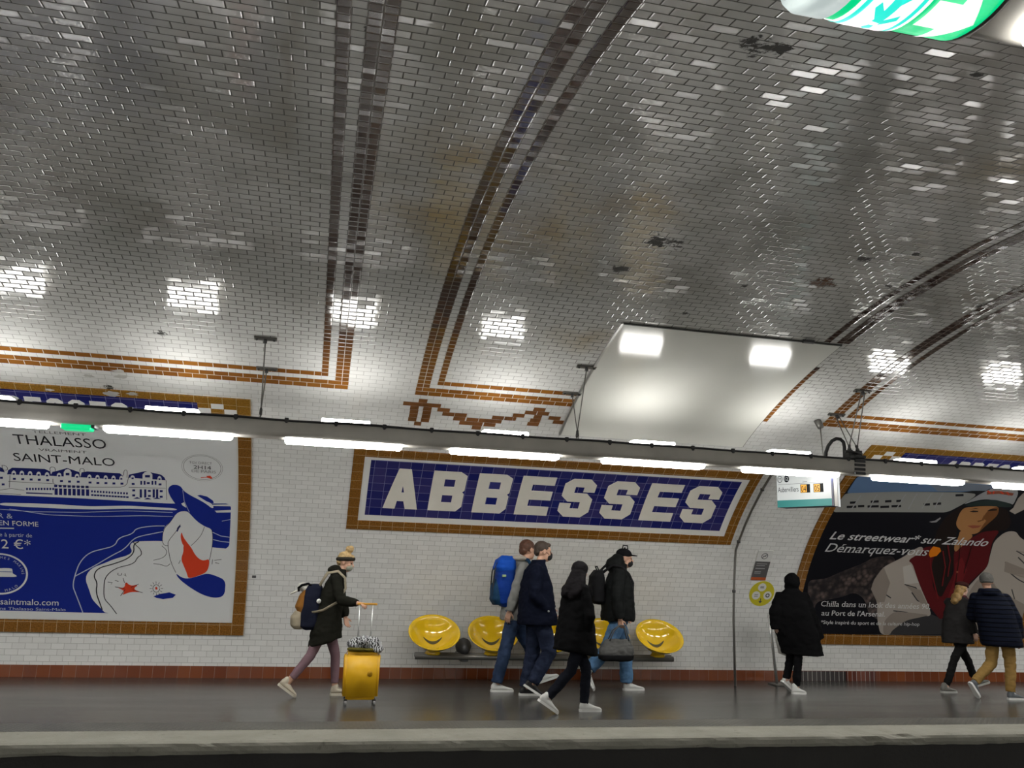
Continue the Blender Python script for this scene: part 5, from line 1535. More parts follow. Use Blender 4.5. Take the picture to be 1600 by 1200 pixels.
def hand(mb, wrist, palm, pn, right, k=1.0, curl=0.6):
    """Palm, four unequal bent fingers and a thumb from the side of the palm."""
    wrist, palm = V(wrist), V(palm)
    d = (palm - wrist).normalized()
    pn = (pn - d * pn.dot(d)).normalized()
    side = d.cross(pn).normalized() * (1 if right else -1)      # towards the thumb
    base = wrist
    kn = []
    for i, (off, ln) in enumerate(((.030, .092), (.010, .096), (-.010, .092), (-.029, .083))):
        q = base + d * ln * k + side * off * k
        kn.append(q)
        mb.cone(base + side * off * .55 * k, .016 * k, q, .0125 * k, n=8)
    for i, (q, ln) in enumerate(zip(kn, (.070, .078, .073, .056))):
        spread = side * (0.16 - 0.11 * i)
        dd = (d + spread).normalized()
        p0 = q
        for j, part in enumerate((.45, .32, .23)):
            a = curl * (0.7 + j * .55)
            e = (dd * math.cos(a) + pn * math.sin(a)).normalized()
            p1 = p0 + e * ln * part * k
            mb.cone(p0, (.0098 - .0008 * j) * k, p1, (.009 - .0008 * j) * k, n=7)
            p0 = p1
    t0 = base + d * .028 * k + side * .026 * k
    t1 = t0 + (side * .8 + d * .55 + pn * .35).normalized() * .040 * k
    t2 = t1 + (d * .9 + side * .15 + pn * .45).normalized() * .034 * k
    mb.cone(t0, .014 * k, t1, .011 * k, n=8); mb.cone(t1, .011 * k, t2, .0085 * k, n=8)
def shoe(t, heel, toe, ankle, body_mat, sole_mat, k=1.0, high=False):
    heel, toe, ankle = V(heel), V(toe), V(ankle)
    d = (toe - heel); Ln = d.length; d.normalize()
    up = V((0, 0, 1)); up = (up - d * up.dot(d)).normalized()
    lat = d.cross(up)
    def rg(u, w, h0, h1, n=16):
        c = heel + d * (u * Ln) + up * ((h0 + h1) / 2)
        return [c + lat * (w * math.cos(2 * math.pi * j / n)) + up * ((h1 - h0) / 2 * math.copysign(abs(math.sin(2 * math.pi * j / n)) ** .75, math.sin(2 * math.pi * j / n))) for j in range(n)]
    mb = MB()
    hh = .115 if high else .095
    mb.rings([rg(0.0, .018, .03, .07), rg(.04, .032, .022, hh), rg(.16, .037, .022, hh + .008), rg(.34, .038, .022, hh - .012), rg(.5, .041, .022, .078), rg(.68, .046, .022, .060), rg(.86, .042, .022, .048), rg(.97, .026, .024, .040), rg(1.0, .008, .026, .034)])
    mb.cone(heel + d * .20 * Ln + up * .07, .040, heel + d * .22 * Ln + up * (hh + .005), .041, n=14)
    s = sculpt(mb, 'shoe', body_mat, t, voxel=.008, it=2)
    mb = MB()
    mb.rings([[heel + d * (u * Ln) + lat * (w * e) + up * h for (e, h) in ((-1, 0), (1, 0), (1.03, .026), (-1.03, .026))] for u, w in ((-.02, .020), (.05, .036), (.2, .041), (.4, .041), (.55, .045), (.72, .049), (.88, .043), (.98, .028), (1.02, .010))], smooth=False)
    mb.build('sole', sole_mat, s)
    mb = MB()
    zz = []
    for i in range(5):
        u, h, e = .36 + i * .07, .094 - i * .0085, (-1) ** i
        zz += [heel + d * (u * Ln) + lat * (-.026 * e) + up * (h - .014), heel + d * (u * Ln) + up * (h + .002), heel + d * (u * Ln) + lat * (.026 * e) + up * (h - .014)]
    mb.tube(zz, .0035, 6)
    mb.build('lace', sole_mat, s)
    return s
SK = plain('skin_light', (0.50, 0.29, 0.20), 0.55, vary=0.06)
SK2 = plain('skin_pale', (0.52, 0.33, 0.25), 0.55, vary=0.06)
EYE = plain('eye_dark', (0.03, 0.022, 0.018), 0.2)
def cloth(name, col, rough=0.85, bump=0.3, vary=0.12):
    return plain(name, col, rough, spec=0.04, bump=bump, bscale=130.0, vary=vary, vscale=7.0)
def person(c, label, mats):
    """c: joints in metres. Builds one continuous body and dresses it."""
    F = V((*c['F'], 0)).normalized(); Lt = V((-F.y, F.x, 0))
    k = c['H'] / 1.75
    pel, che, nek, hed = V(c['pel']), V(c['che']), V(c['nek']), V(c['head'])
    t = thing('person', V((pel.x, pel.y, 0)), label, 'person')
    hips = {'R': pel - Lt * .085 * k - V((0, 0, .03)), 'L': pel + Lt * .085 * k - V((0, 0, .03))}
    J = c
    mb = MB()
    # trunk
    mb.rings([ring_at(pel - V((0, 0, .09 * k)), F, .14 * k, .095 * k), ring_at(pel, F, .16 * k, .105 * k), ring_at(pel.lerp(che, .45), F, .13 * k, .085 * k), ring_at(che, F, .15 * k, .10 * k), ring_at(che.lerp(nek, .6), F, .15 * k, .085 * k), ring_at(nek - V((0, 0, .01)), F, .06 * k, .055 * k)])
    mb.cone(nek - V((0, 0, .05)), .056 * k, hed - V((0, 0, .055 * k)) - F * .012, .050 * k)
    for s in 'RL':
        hp, kn, an, he, to = hips[s], V(J['kn' + s]), V(J['an' + s]), V(J['he' + s]), V(J['to' + s])
        b1, b2, b3 = [min(q, w_ * .78) for q, w_ in zip((.084, .053, .040), c.get('legr', (.098, .074, .062)))]
        mb.cone(hp, b1 * k, kn, b2 * k); mb.cone(kn, b2 * k, kn.lerp(an, .3), b2 * k); mb.cone(kn.lerp(an, .3), b2 * k, an, b3 * k)
        dft = (to - he)
        fd = dft.normalized(); fu = V((0, 0, 1)); fu = (fu - fd * fu.dot(fd)).normalized()
        mb.cone(an - fu * .02, .033 * k, he + dft * .22 + fu * .055, .024); mb.cone(he + dft * .25 + fu * .052, .024, he + dft * .80 + fu * .038, .015)
        sh, el, ha = V(J['sh' + s]), V(J['el' + s]), V(J['ha' + s])
        sg = -1 if s == 'R' else 1
        mb.cone(che.lerp(nek, .55), .06 * k, sh, .052 * k); mb.cone(sh, .050 * k, el, .039 * k)
        wr = ha - (ha - el).normalized() * .055 * k
        mb.cone(el, .039 * k, wr, .026 * k)
        pn = V(J.get('pn' + s, tuple(-Lt * sg * 0.7 + F * .5)))
        hand(mb, wr, ha, pn, s == 'R', k=.92 * k, curl=J.get('curl' + s, .5))
    # head
    HF = V(c.get('HF', (*F.xy, -.05))).normalized(); HL = V((-HF.y, HF.x, 0)).normalized(); HU = HF.cross(HL)
    HR = Matrix((HF, HL, HU)).transposed()
    def hp_(f, l, u):
        return hed + HF * f * k + HL * l * k + HU * u * k
    def he_(f, l, u, r_):
        mb.ell(hp_(f, l, u), [q * k for q in r_], rot=HR, n=18)
    he_(-.012, 0, .022, (.098, .077, .094)); he_(.026, 0, -.042, (.066, .060, .072)); he_(.052, 0, -.088, (.034, .032, .026)); he_(.062, .0, .024, (.032, .050, .022))
    he_(.055, .034, -.028, (.030, .024, .026)); he_(.055, -.034, -.028, (.030, .024, .026))
    mb.cone(hp_(.086, 0, .012), .009 * k, hp_(.108, 0, -.026), .0135 * k, n=10); he_(.096, .012, -.030, (.010, .009, .008)); he_(.096, -.012, -.030, (.010, .009, .008))
    he_(.083, 0, -.056, (.012, .022, .006)); he_(.081, 0, -.068, (.012, .020, .007))
    for e in (-1, 1):
        he_(-.004, e * .078, -.005, (.020, .009, .032))
    skin = mats.get('skin', SK)
    body = sculpt(mb, 'body', skin, t, voxel=.0062, it=2, fac=.4)
    for e in (-1, 1):
        mb = MB(); mb.ell(hp_(.0835, e * .031, .002), (.009 * k, .012 * k, .006 * k), rot=HR, n=10); mb.build('eye', EYE, body)
    # legs of the trousers
    mb = MB()
    w = c.get('leg', 1.0)
    for s in 'RL':
        hp, kn, an = hips[s], V(J['kn' + s]), V(J['an' + s])
        low = kn.lerp(an, c.get('cuff', 1.0))
        th, kk, aa = c.get('legr', (.098, .074, .062))
        mb.cone(hp, th * k, kn, kk * k, n=18)
        d_ = (low - kn).normalized()
        mb.tube([kn - d_ * .03, kn, kn.lerp(low, .35), kn.lerp(low, .75), low], [kk * k * .9, kk * k, (kk * .96 if w else kk) * k, (aa + .006) * k, aa * k], n=18)
    mb.rings([ring_at(pel - V((0, 0, .10 * k)), F, .175 * k, .115 * k), ring_at(pel, F, .182 * k, .125 * k), ring_at(pel + V((0, 0, .13 * k)), F, .165 * k, .115 * k)])
    sculpt(mb, 'trousers', mats['trousers'], t, voxel=.0105, it=3, wrinkle=c.get('legw', .010), wscale=11)
    # jacket or coat
    mb = MB()
    mb.rings([ring_at(V((x, y, z)), F, la, de, tiltF=tl) for (x, y, z, la, de, tl) in [(r_ + (0.0,))[:6] for r_ in c['coat']]])
    a1, a2, a3 = c.get('armr', (.070, .060, .052))
    for s in 'RL':
        sh, el, ha = V(J['sh' + s]), V(J['el' + s]), V(J['ha' + s])
        wr = el.lerp(ha, c.get('cuffarm', .80))
        mb.cone(che.lerp(nek, .5), a1 * k, sh, a1 * k, n=16); mb.cone(sh, a1 * k, el, a2 * k, n=16)
        d_ = (wr - el).normalized()
        mb.tube([el - d_ * .02, el, el.lerp(wr, .6), wr], [a2 * k * .8, a2 * k, a2 * .96 * k, a3 * k], n=16)
    for e in c.get('coat_extra', []):
        mb.ell(e[0], e[1], n=18)
    coat = sculpt(mb, c.get('coat_name', 'jacket'), mats['coat'], t, voxel=.011, it=4, wrinkle=c.get('wr', .012), wscale=c.get('wrs', 8.0))
    for s in 'RL':
        shoe(t, J['he' + s], J['to' + s], J['an' + s], mats['shoe'], mats['sole'], k=k)
    return t, coat, body, hp_, HR, k, F, Lt
def hp_part(parent, name, mat, shapes, hp_, HR, k, voxel=.009, it=3, wrinkle=0.0, wscale=14):
    mb = MB()
    for sh in shapes:
        if sh[0] == 'e':
            mb.ell(hp_(*sh[1]), [q * k for q in sh[2]], rot=HR, n=18)
        elif sh[0] == 'w':
            mb.ell(sh[1], sh[2], n=18)
        else:
            mb.cone(hp_(*sh[1]), sh[2] * k, hp_(*sh[3]), sh[4] * k)
    return sculpt(mb, name, mat, parent, voxel=voxel, it=it, wrinkle=wrinkle, wscale=wscale)
def stripes(name, axis, freq, c0, c1, rough=0.65):
    m, nt, P = _nt(name)
    b = NB(nt)
    tc = b.n('ShaderNodeTexCoord').outputs['Object']
    sp = b.n('ShaderNodeSeparateXYZ'); nt.links.new(tc, sp.inputs[0])
    f = b.ramp(b.math('SINE', b.math('MULTIPLY', sp.outputs[axis], freq)), -.9, -.6)
    nt.links.new(b.mix(f, c0, c1), P.inputs['Base Color'])
    P.inputs['Roughness'].default_value = rough
    P.inputs['Specular IOR Level'].default_value = 0.06
    bp = b.n('ShaderNodeBump'); bp.inputs['Distance'].default_value = .02
    nt.links.new(f, bp.inputs['Height']); nt.links.new(bp.outputs[0], P.inputs['Normal'])
    return m
WHITE_SHOE = plain('white_leather', (0.62, 0.62, 0.60), 0.5)
WHITE_SOLE = plain('white_sole', (0.66, 0.66, 0.64), 0.55)
CREAM_SHOE = plain('cream_canvas', (0.46, 0.41, 0.32), 0.7)
BLACK_SHOE = plain('black_leather', (0.012, 0.012, 0.014), 0.45)
JEANS = cloth('dark_blue_denim', (0.030, 0.048, 0.095), vary=.35)
JEANS_L = cloth('light_blue_denim', (0.085, 0.17, 0.30), vary=.3)
BLACK = cloth('black_wool', (0.005, 0.005, 0.0055))
MASK_BLACK = plain('black_mask_cloth', (0.008, 0.008, 0.009), 0.8)

# --- the woman with the yellow suitcase
c = dict(H=1.64, F=(1, -.05), HF=(1, -.28, -.28), pel=(.15, 5.62, .87), che=(.215, 5.62, 1.20), nek=(.27, 5.62, 1.385), head=(.325, 5.62, 1.525),
         shR=(.215, 5.47, 1.325), shL=(.25, 5.77, 1.325), elR=(.30, 5.36, 1.08), haR=(.52, 5.14, 1.065), elL=(.33, 5.85, 1.05), haL=(.385, 5.80, .83), curlR=1.15, pnR=(.1, .15, -1),
         knR=(.0, 5.53, .455), anR=(-.215, 5.53, .175), heR=(-.335, 5.53, .135), toR=(-.135, 5.53, 0.0), knL=(.285, 5.70, .46), anL=(.305, 5.70, .085), heL=(.26, 5.70, 0.0), toL=(.485, 5.70, 0.0),
         legr=(.092, .060, .046), cuff=.86, legw=.003, coat=[(.155, 5.62, .60, .215, .19, .32), (.155, 5.62, .66, .215, .185, .28), (.165, 5.62, .90, .20, .155), (.205, 5.62, 1.18, .205, .14), (.235, 5.62, 1.32, .17, .105), (.26, 5.62, 1.41, .09, .085), (.265, 5.62, 1.44, .08, .08)],
         coat_extra=[((.20, 5.62, 1.43), (.085, .11, .055))], coat_name='coat')
t, coat, body, hp_, HR, k, F, Lt = person(c, 'person in olive black coat and mauve leggings pulling the yellow suitcase, hair in bun', dict(trousers=cloth('mauve_leggings', (0.20, 0.125, 0.145), vary=.08), coat=cloth('olive_black_coat', (0.013, 0.013, 0.010)), shoe=CREAM_SHOE, sole=plain('cream_sole', (0.5, 0.46, 0.38), .6)))
BLOND = plain('blond_hair', (0.42, 0.29, 0.13), 0.5, bump=.6, bscale=70, vary=.3, vscale=25)
hp_part(t, 'hair', BLOND, [('e', (-.022, 0, .040), (.100, .084, .090)), ('e', (-.07, 0, -.01), (.05, .066, .06)), ('e', (.055, 0, .075), (.04, .06, .03)), ('e', (-.005, 0, .165), (.052, .055, .045)), ('e', (.01, .01, .19), (.035, .035, .025)), ('c', (-.01, 0, .12), .035, (-.005, 0, .16), .045)], hp_, HR, k, wrinkle=.006, wscale=30)
sculpt_band = MB()
for j in range(28):
    a0, a1 = 2 * math.pi * j / 28, 2 * math.pi * (j + 1) / 28
    sculpt_band.cone(hp_(.096 * math.cos(a0) - .014, .084 * math.sin(a0), .034 + .028 * math.cos(a0)), .027 * k, hp_(.096 * math.cos(a1) - .014, .084 * math.sin(a1), .034 + .028 * math.cos(a1)), .027 * k, n=8)
sculpt(sculpt_band, 'headband', cloth('dark_headband', (0.03, 0.027, 0.022)), t, voxel=.008, it=2)
hp_part(t, 'face_mask', cloth('grey_green_mask', (0.30, 0.31, 0.25)), [('e', (.058, 0, -.055), (.056, .060, .050)), ('e', (.09, 0, -.03), (.022, .024, .022))], hp_, HR, k, voxel=.008, it=2)
# backpack
bp_ = thing('backpack', (-.06, 5.62, .74), 'navy and brown backpack worn by the person with the yellow suitcase', 'backpack')
NAVY = cloth('navy_canvas', (0.012, 0.014, 0.026)); TAN = cloth('tan_canvas', (0.30, 0.26, 0.19)); BROWN = cloth('rust_canvas', (0.22, 0.095, 0.022))
mb = MB(); mb.rings([ring_at(V((x, 5.62, z)), V((1, 0, 0)), la, de, p=3.2) for x, z, la, de in ((-.03, .74, .11, .07), (-.05, .78, .15, .115), (-.045, .95, .16, .12), (-.035, 1.12, .155, .115), (-.02, 1.22, .13, .10), (-.01, 1.26, .09, .07))]); sculpt(mb, 'bag_body', NAVY, bp_, voxel=.011, it=3, wrinkle=.006)
mb = MB(); mb.rings([ring_at(V((x, 5.62, z)), V((1, 0, 0)), la, de, p=3) for x, z, la, de in ((-.16, .745, .10, .05), (-.185, .79, .13, .075), (-.185, .88, .13, .08), (-.165, .95, .12, .05))]); sculpt(mb, 'lower_pocket', TAN, bp_, voxel=.011, it=3, wrinkle=.006)
mb = MB(); mb.rings([ring_at(V((x, 5.62, z)), V((1, 0, 0)), la, de, p=3) for x, z, la, de in ((-.13, .93, .12, .06), (-.15, 1.0, .14, .07), (-.115, 1.12, .13, .07), (-.07, 1.21, .10, .06))]); sculpt(mb, 'front_panel', BROWN, bp_, voxel=.011, it=3, wrinkle=.008)
for e in (-1, 1):
    mb = MB(); mb.tube([(.03, 5.62 + e * .09, 1.22), (.12, 5.62 + e * .125, 1.39), (.24, 5.62 + e * .145, 1.415), (.325, 5.62 + e * .14, 1.34), (.34, 5.62 + e * .15, 1.22), (.25, 5.62 + e * .19, 1.06), (.10, 5.62 + e * .205, .97), (-.02, 5.62 + e * .15, .94)], .017, 8, ry=.006); mb.build('shoulder_strap', TAN, bp_)
mb = MB(); mb.lathe((.045, 5.455, 1.07), [(.0, -.006), (.024, -.005), (.026, 0), (.024, .005), (0, .006)], 16, axis='Y'); mb.build('badge', WHITE_SOLE, bp_)
cp = thing('cap', (-.14, 5.62, 1.17), 'white cap with black band hung on the backpack beside the bun-haired person', 'cap')
mb = MB(); mb.ell((-.13, 5.60, 1.215), (.085, .09, .055), rot=Matrix.Rotation(.35, 3, 'Y')); mb.ell((-.235, 5.58, 1.165), (.07, .085, .012), rot=Matrix.Rotation(-.5, 3, 'Y')); sculpt(mb, 'crown', cloth('white_cap_cloth', (.55, .53, .49)), cp, voxel=.008, it=2)
mb = MB(); mb.tube([(-.205, 5.52, 1.205), (-.16, 5.515, 1.245), (-.09, 5.515, 1.262), (-.045, 5.53, 1.235)], .014, 8); mb.tube([(-.20, 5.52, 1.21), (-.19, 5.515, 1.17)], .012, 8); mb.build('strap', BLACK, cp)

# suitcase and the bag riding on it
YEL_C = plain('yellow_suitcase_shell', (0.72, 0.40, 0.008), 0.38, vary=.04)
sc_ = thing('suitcase', (.565, 5.07, 0), 'bright yellow wheeled suitcase with raised handle on the platform', 'suitcase')
mb = MB()
bm = bmesh.new(); bmesh.ops.create_cube(bm, size=1)
for v in bm.verts:
    v.co = V((.565 + v.co.x * (.392 if v.co.z > 0 else .378), 5.07 + v.co.y * .235, .305 + v.co.z * .50))
bmesh.ops.bevel(bm, geom=bm.edges[:], offset=.035, segments=4, affect='EDGES')
mb.bm(bm, smooth=True); shell_ = mb.build('shell', YEL_C, sc_)
mb = MB(); mb.tube([(.374, 5.07, .10), (.372, 5.07, .30), (.368, 5.07, .50), (.40, 5.07, .556), (.73, 5.07, .556), (.762, 5.07, .50), (.757, 5.07, .30), (.755, 5.07, .10)], .006, 6); mb.build('zip', plain('ochre_zip', (.35, .17, .01), .5), sc_)
mb = MB(); mb.lathe((.655, 4.951, .33), [(0, -.003), (.028, -.003), (.030, 0), (0, .002)], 20, axis='Y'); mb.build('emblem', plain('embossed_emblem', (.55, .29, .01), .4), sc_)
for x in (.505, .650):
    mb = MB(); mb.tube([(x, 5.12, .54), (x - .005, 5.12, 1.06)], .0075, 8); mb.build('handle_tube', M['alu'], sc_)
mb = MB(); mb.box((.585, 5.12, 1.065), (.225, .026, .024), bev=.009); mb.build('grip', plain('orange_grip', (.52, .26, .03), .5), sc_)
for x in (.41, .72):
    for y in (4.985, 5.155):
        mb = MB(); mb.lathe((x - .011, y, .027), [(.004, 0), (.026, 0), (.027, .006), (.027, .018), (.026, .024), (.004, .024)], 16, axis='X'); w_ = mb.build('wheel', plain('grey_wheel', (.25, .25, .25), .5), sc_)
        mb = MB(); mb.box((x, y, .052), (.034, .03, .022), bev=.005); mb.build('fork', M['rubber'], w_)
def zebra():
    m, nt, P = _nt('black_white_print_cloth')
    b = NB(nt)
    tc = b.n('ShaderNodeTexCoord').outputs['Object']
    wv = b.n('ShaderNodeTexWave'); wv.inputs['Scale'].default_value = 11.0; wv.inputs['Distortion'].default_value = 9.0; wv.inputs['Detail'].default_value = 2.0; wv.inputs['Detail Scale'].default_value = 2.2
    nt.links.new(tc, wv.inputs[0])
    nt.links.new(b.mix(b.ramp(wv.outputs['Fac'], .35, .5), (.02, .02, .02), (.42, .43, .44)), P.inputs['Base Color'])
    P.inputs['Roughness'].default_value = .8
    return m
pb = thing('travel_pillow_bag', (.585, 5.05, .555), 'black and white patterned soft bag lying on top of the yellow suitcase', 'bag')
mb = MB(); mb.ell((.50, 5.04, .635), (.11, .10, .075)); mb.ell((.64, 5.05, .645), (.125, .11, .08)); mb.ell((.56, 5.0, .67), (.09, .08, .055)); mb.ell((.72, 5.02, .59), (.07, .08, .05)); sculpt(mb, 'cloth', zebra(), pb, voxel=.010, it=3, wrinkle=.016, wscale=16)
mb = MB(); mb.ell((.50, 5.02, .585), (.115, .10, .030)); mb.ell((.62, 5.03, .582), (.10, .10, .026)); sculpt(mb, 'lining', cloth('olive_lining', (.10, .085, .02)), pb, voxel=.009, it=3, wrinkle=.006, wscale=16)

# --- the man with the blue hiking backpack
c = dict(H=1.88, F=(1, .12), HF=(.95, .35, -.08), pel=(2.50, 6.10, .985), che=(2.58, 6.10, 1.37), nek=(2.62, 6.10, 1.60), head=(2.69, 6.10, 1.762),
         shR=(2.585, 5.90, 1.53), shL=(2.59, 6.30, 1.53), elR=(2.47, 5.84, 1.22), haR=(2.40, 5.88, .93), elL=(2.75, 6.36, 1.24), haL=(2.88, 6.30, 1.02),
         knR=(2.41, 6.0, .53), anR=(2.305, 6.0, .11), heR=(2.235, 6.0, 0.0), toR=(2.52, 6.0, 0.0), knL=(2.76, 6.2, .545), anL=(2.925, 6.2, .17), heL=(2.91, 6.2, .075), toL=(3.17, 6.2, .16),
         legr=(.098, .076, .066), coat=[(2.51, 6.10, .865, .21, .155), (2.51, 6.10, .95, .21, .155), (2.54, 6.10, 1.15, .205, .15), (2.575, 6.10, 1.37, .225, .155), (2.60, 6.10, 1.54, .18, .115), (2.62, 6.10, 1.63, .085, .085)],
         coat_extra=[((2.555, 6.08, 1.60), (.095, .125, .065))], coat_name='hoodie')
t, coat, body, hp_, HR, k, F, Lt = person(c, 'person in grey hoodie and jeans carrying the tall blue hiking backpack', dict(trousers=JEANS, coat=cloth('grey_fleece', (0.21, 0.21, 0.20)), shoe=WHITE_SHOE, sole=WHITE_SOLE))
hp_part(t, 'hair', plain('reddish_brown_hair', (0.085, 0.035, 0.018), .55, bump=.5, bscale=70, vary=.3, vscale=30), [('e', (-.024, 0, .034), (.101, .085, .092)), ('e', (-.075, 0, -.02), (.045, .066, .055))], hp_, HR, k, wrinkle=.005, wscale=30)
hp_part(t, 'hood', cloth('cream_hood_lining', (.44, .40, .34)), [('w', (2.55, 6.02, 1.645), (.105, .12, .04))], hp_, HR, k, wrinkle=.005)
bp_ = thing('backpack', (2.38, 6.08, 1.02), 'tall bright blue hiking backpack with dark pockets on the hooded traveller by the seats', 'backpack')
BLUE = cloth('bright_blue_nylon', (0.012, 0.075, 0.42), .55); TEAL = cloth('dark_teal_nylon', (0.014, 0.045, 0.095), .55)
mb = MB(); mb.rings([ring_at(V((x, 6.08, z)), V((1, 0, 0)), la, de, p=3) for x, z, la, de in ((2.41, 1.03, .10, .07), (2.39, 1.08, .15, .12), (2.375, 1.28, .165, .135), (2.39, 1.48, .165, .125), (2.40, 1.58, .14, .10))]); sculpt(mb, 'bag_body', cloth('deep_blue_nylon', (0.010, 0.040, 0.24), .55), bp_, voxel=.011, it=3, wrinkle=.007)
mb = MB(); mb.rings([ring_at(V((x, 6.08, z)), V((1, 0, 0)), la, de, p=3) for x, z, la, de in ((2.385, 1.46, .15, .12), (2.375, 1.52, .175, .145), (2.385, 1.62, .165, .125), (2.40, 1.675, .10, .07))]); sculpt(mb, 'lid', BLUE, bp_, voxel=.011, it=3, wrinkle=.008)
mb = MB(); mb.rings([ring_at(V((x, 6.08, z)), V((1, 0, 0)), la, de, p=3) for x, z, la, de in ((2.30, 1.05, .11, .06), (2.275, 1.12, .14, .075), (2.275, 1.28, .135, .07), (2.30, 1.38, .10, .05))]); sculpt(mb, 'front_pocket', TEAL, bp_, voxel=.011, it=3, wrinkle=.007)
for y in (5.99, 6.14):
    mb = MB(); mb.tube([(2.26, y, 1.58), (2.225, y, 1.47), (2.215, y - .0, 1.32), (2.22, y, 1.16), (2.27, y, 1.06)], .010, 8, ry=.005); mb.build('compression_strap', M['rubber'], bp_)
mb = MB(); mb.box((2.335, 5.905, 1.42), (.05, .02, .03), bev=.005); mb.build('green_clip', plain('lime_clip', (.30, .42, .20), .5), bp_)
for e in (-1, 1):
    mb = MB(); mb.tube([(2.47, 6.09 + e * .08, 1.60), (2.55, 6.10 + e * .12, 1.655), (2.66, 6.10 + e * .13, 1.63), (2.75, 6.10 + e * .14, 1.50), (2.76, 6.10 + e * .16, 1.35), (2.68, 6.10 + e * .21, 1.20), (2.48, 6.09 + e * .16, 1.12)], .022, 8, ry=.009); mb.build('shoulder_strap', TEAL, bp_)

# --- the man in the navy jacket
c = dict(H=1.86, F=(1, .10), HF=(1, .02, -.06), pel=(2.715, 5.60, .965), che=(2.69, 5.60, 1.34), nek=(2.70, 5.60, 1.575), head=(2.762, 5.60, 1.735),
         shR=(2.63, 5.41, 1.50), shL=(2.72, 5.79, 1.50), elR=(2.60, 5.34, 1.20), haR=(2.785, 5.43, 1.02), elL=(2.86, 5.85, 1.22), haL=(2.95, 5.78, 1.0),
         knR=(2.845, 5.5, .53), anR=(2.64, 5.5, .17), heR=(2.535, 5.5, .135), toR=(2.765, 5.5, 0.0), knL=(2.69, 5.7, .525), anL=(2.605, 5.7, .10), heL=(2.53, 5.7, 0.0), toL=(2.81, 5.7, 0.0),
         legr=(.112, .086, .074), armr=(.082, .072, .060), cuffarm=.88,
         coat=[(2.71, 5.60, .845, .24, .245), (2.71, 5.60, .90, .245, .245), (2.695, 5.60, 1.12, .245, .215), (2.68, 5.60, 1.33, .245, .185), (2.68, 5.60, 1.50, .20, .125), (2.695, 5.60, 1.585, .095, .09), (2.70, 5.60, 1.63, .085, .085)])
t, coat, body, hp_, HR, k, F, Lt = person(c, 'person in navy jacket and dark jeans with black face mask, hand in pocket', dict(trousers=cloth('deep_navy_denim', (0.016, 0.021, 0.040), vary=.4), coat=cloth('navy_jacket_cloth', (0.0055, 0.007, 0.015)), shoe=BLACK_SHOE, sole=WHITE_SOLE))
hp_part(t, 'hair', plain('short_dark_hair', (0.040, 0.026, 0.018), .55, bump=.5, bscale=80, vary=.3, vscale=30), [('e', (-.020, 0, .040), (.098, .083, .086)), ('e', (-.075, 0, -.012), (.036, .064, .05)), ('e', (.045, 0, .080), (.045, .058, .026))], hp_, HR, k, wrinkle=.003, wscale=30)
hp_part(t, 'face_mask', MASK_BLACK, [('e', (.060, 0, -.055), (.058, .056, .050)), ('e', (.098, 0, -.04), (.022, .026, .036))], hp_, HR, k, voxel=.008, it=2)
for e in (-1, 1):
    mb = MB(); mb.tube([hp_(.06, e * .055, -.03), hp_(.03, e * .072, -.012), hp_(-.005, e * .083, .008)], .003, 6); mb.build('mask_loop', MASK_BLACK, t)
mb = MB(); mb.lathe((2.78, 5.345, 1.02), [(0, -.005), (.012, -.004), (.012, .004), (0, .005)], 12, axis='Y'); mb.build('button', M['alu'], t)

# --- the long-haired woman in the black coat, nearest the edge
c = dict(H=1.62, F=(.88, .40), HF=(.80, .60, -.05), pel=(2.865, 4.45, .84), che=(2.855, 4.45, 1.17), nek=(2.86, 4.45, 1.36), head=(2.893, 4.45, 1.505),
         shR=(2.90, 4.30, 1.305), shL=(2.79, 4.60, 1.305), elR=(2.95, 4.24, 1.03), haR=(2.93, 4.33, .83), elL=(2.80, 4.70, 1.04), haL=(2.86, 4.60, .83),
         knR=(2.785, 4.37, .46), anR=(2.53, 4.37, .175), heR=(2.415, 4.37, .135), toR=(2.63, 4.36, 0.0), knL=(3.005, 4.53, .45), anL=(2.985, 4.53, .085), heL=(2.935, 4.53, 0.0), toL=(3.185, 4.54, 0.0),
         legr=(.092, .066, .052), cuffarm=.92, coat=[(2.85, 4.45, .625, .225, .245, -.18), (2.85, 4.45, .68, .225, .24, -.16), (2.85, 4.45, .95, .205, .19), (2.85, 4.45, 1.17, .195, .15), (2.855, 4.45, 1.30, .165, .105), (2.86, 4.45, 1.385, .085, .08)], coat_name='coat')
t, coat, body, hp_, HR, k, F, Lt = person(c, 'person with long black hair in black coat and white sneakers, nearest the platform edge', dict(trousers=cloth('black_jeans', (0.010, 0.011, 0.016)), coat=BLACK, shoe=WHITE_SHOE, sole=WHITE_SOLE, skin=SK2))
HAIRB = plain('black_hair', (0.006, 0.005, 0.006), .7, spec=.08, bump=.3, bscale=90)
mb = MB(); mb.ell(hp_(-.014, 0, .030), (.100, .090, .092)); h0 = hp_(-.02, 0, .02)
for q in ((2.690, 4.37, 1.26), (2.715, 4.44, 1.245), (2.76, 4.33, 1.235), (2.80, 4.30, 1.26), (2.74, 4.50, 1.27), (2.85, 4.30, 1.30), (2.89, 4.36, 1.36)):
    mb.cone(h0, .078, V(q), .045)
sculpt(mb, 'hair', HAIRB, t, voxel=.009, it=10, wrinkle=.006, wscale=13)

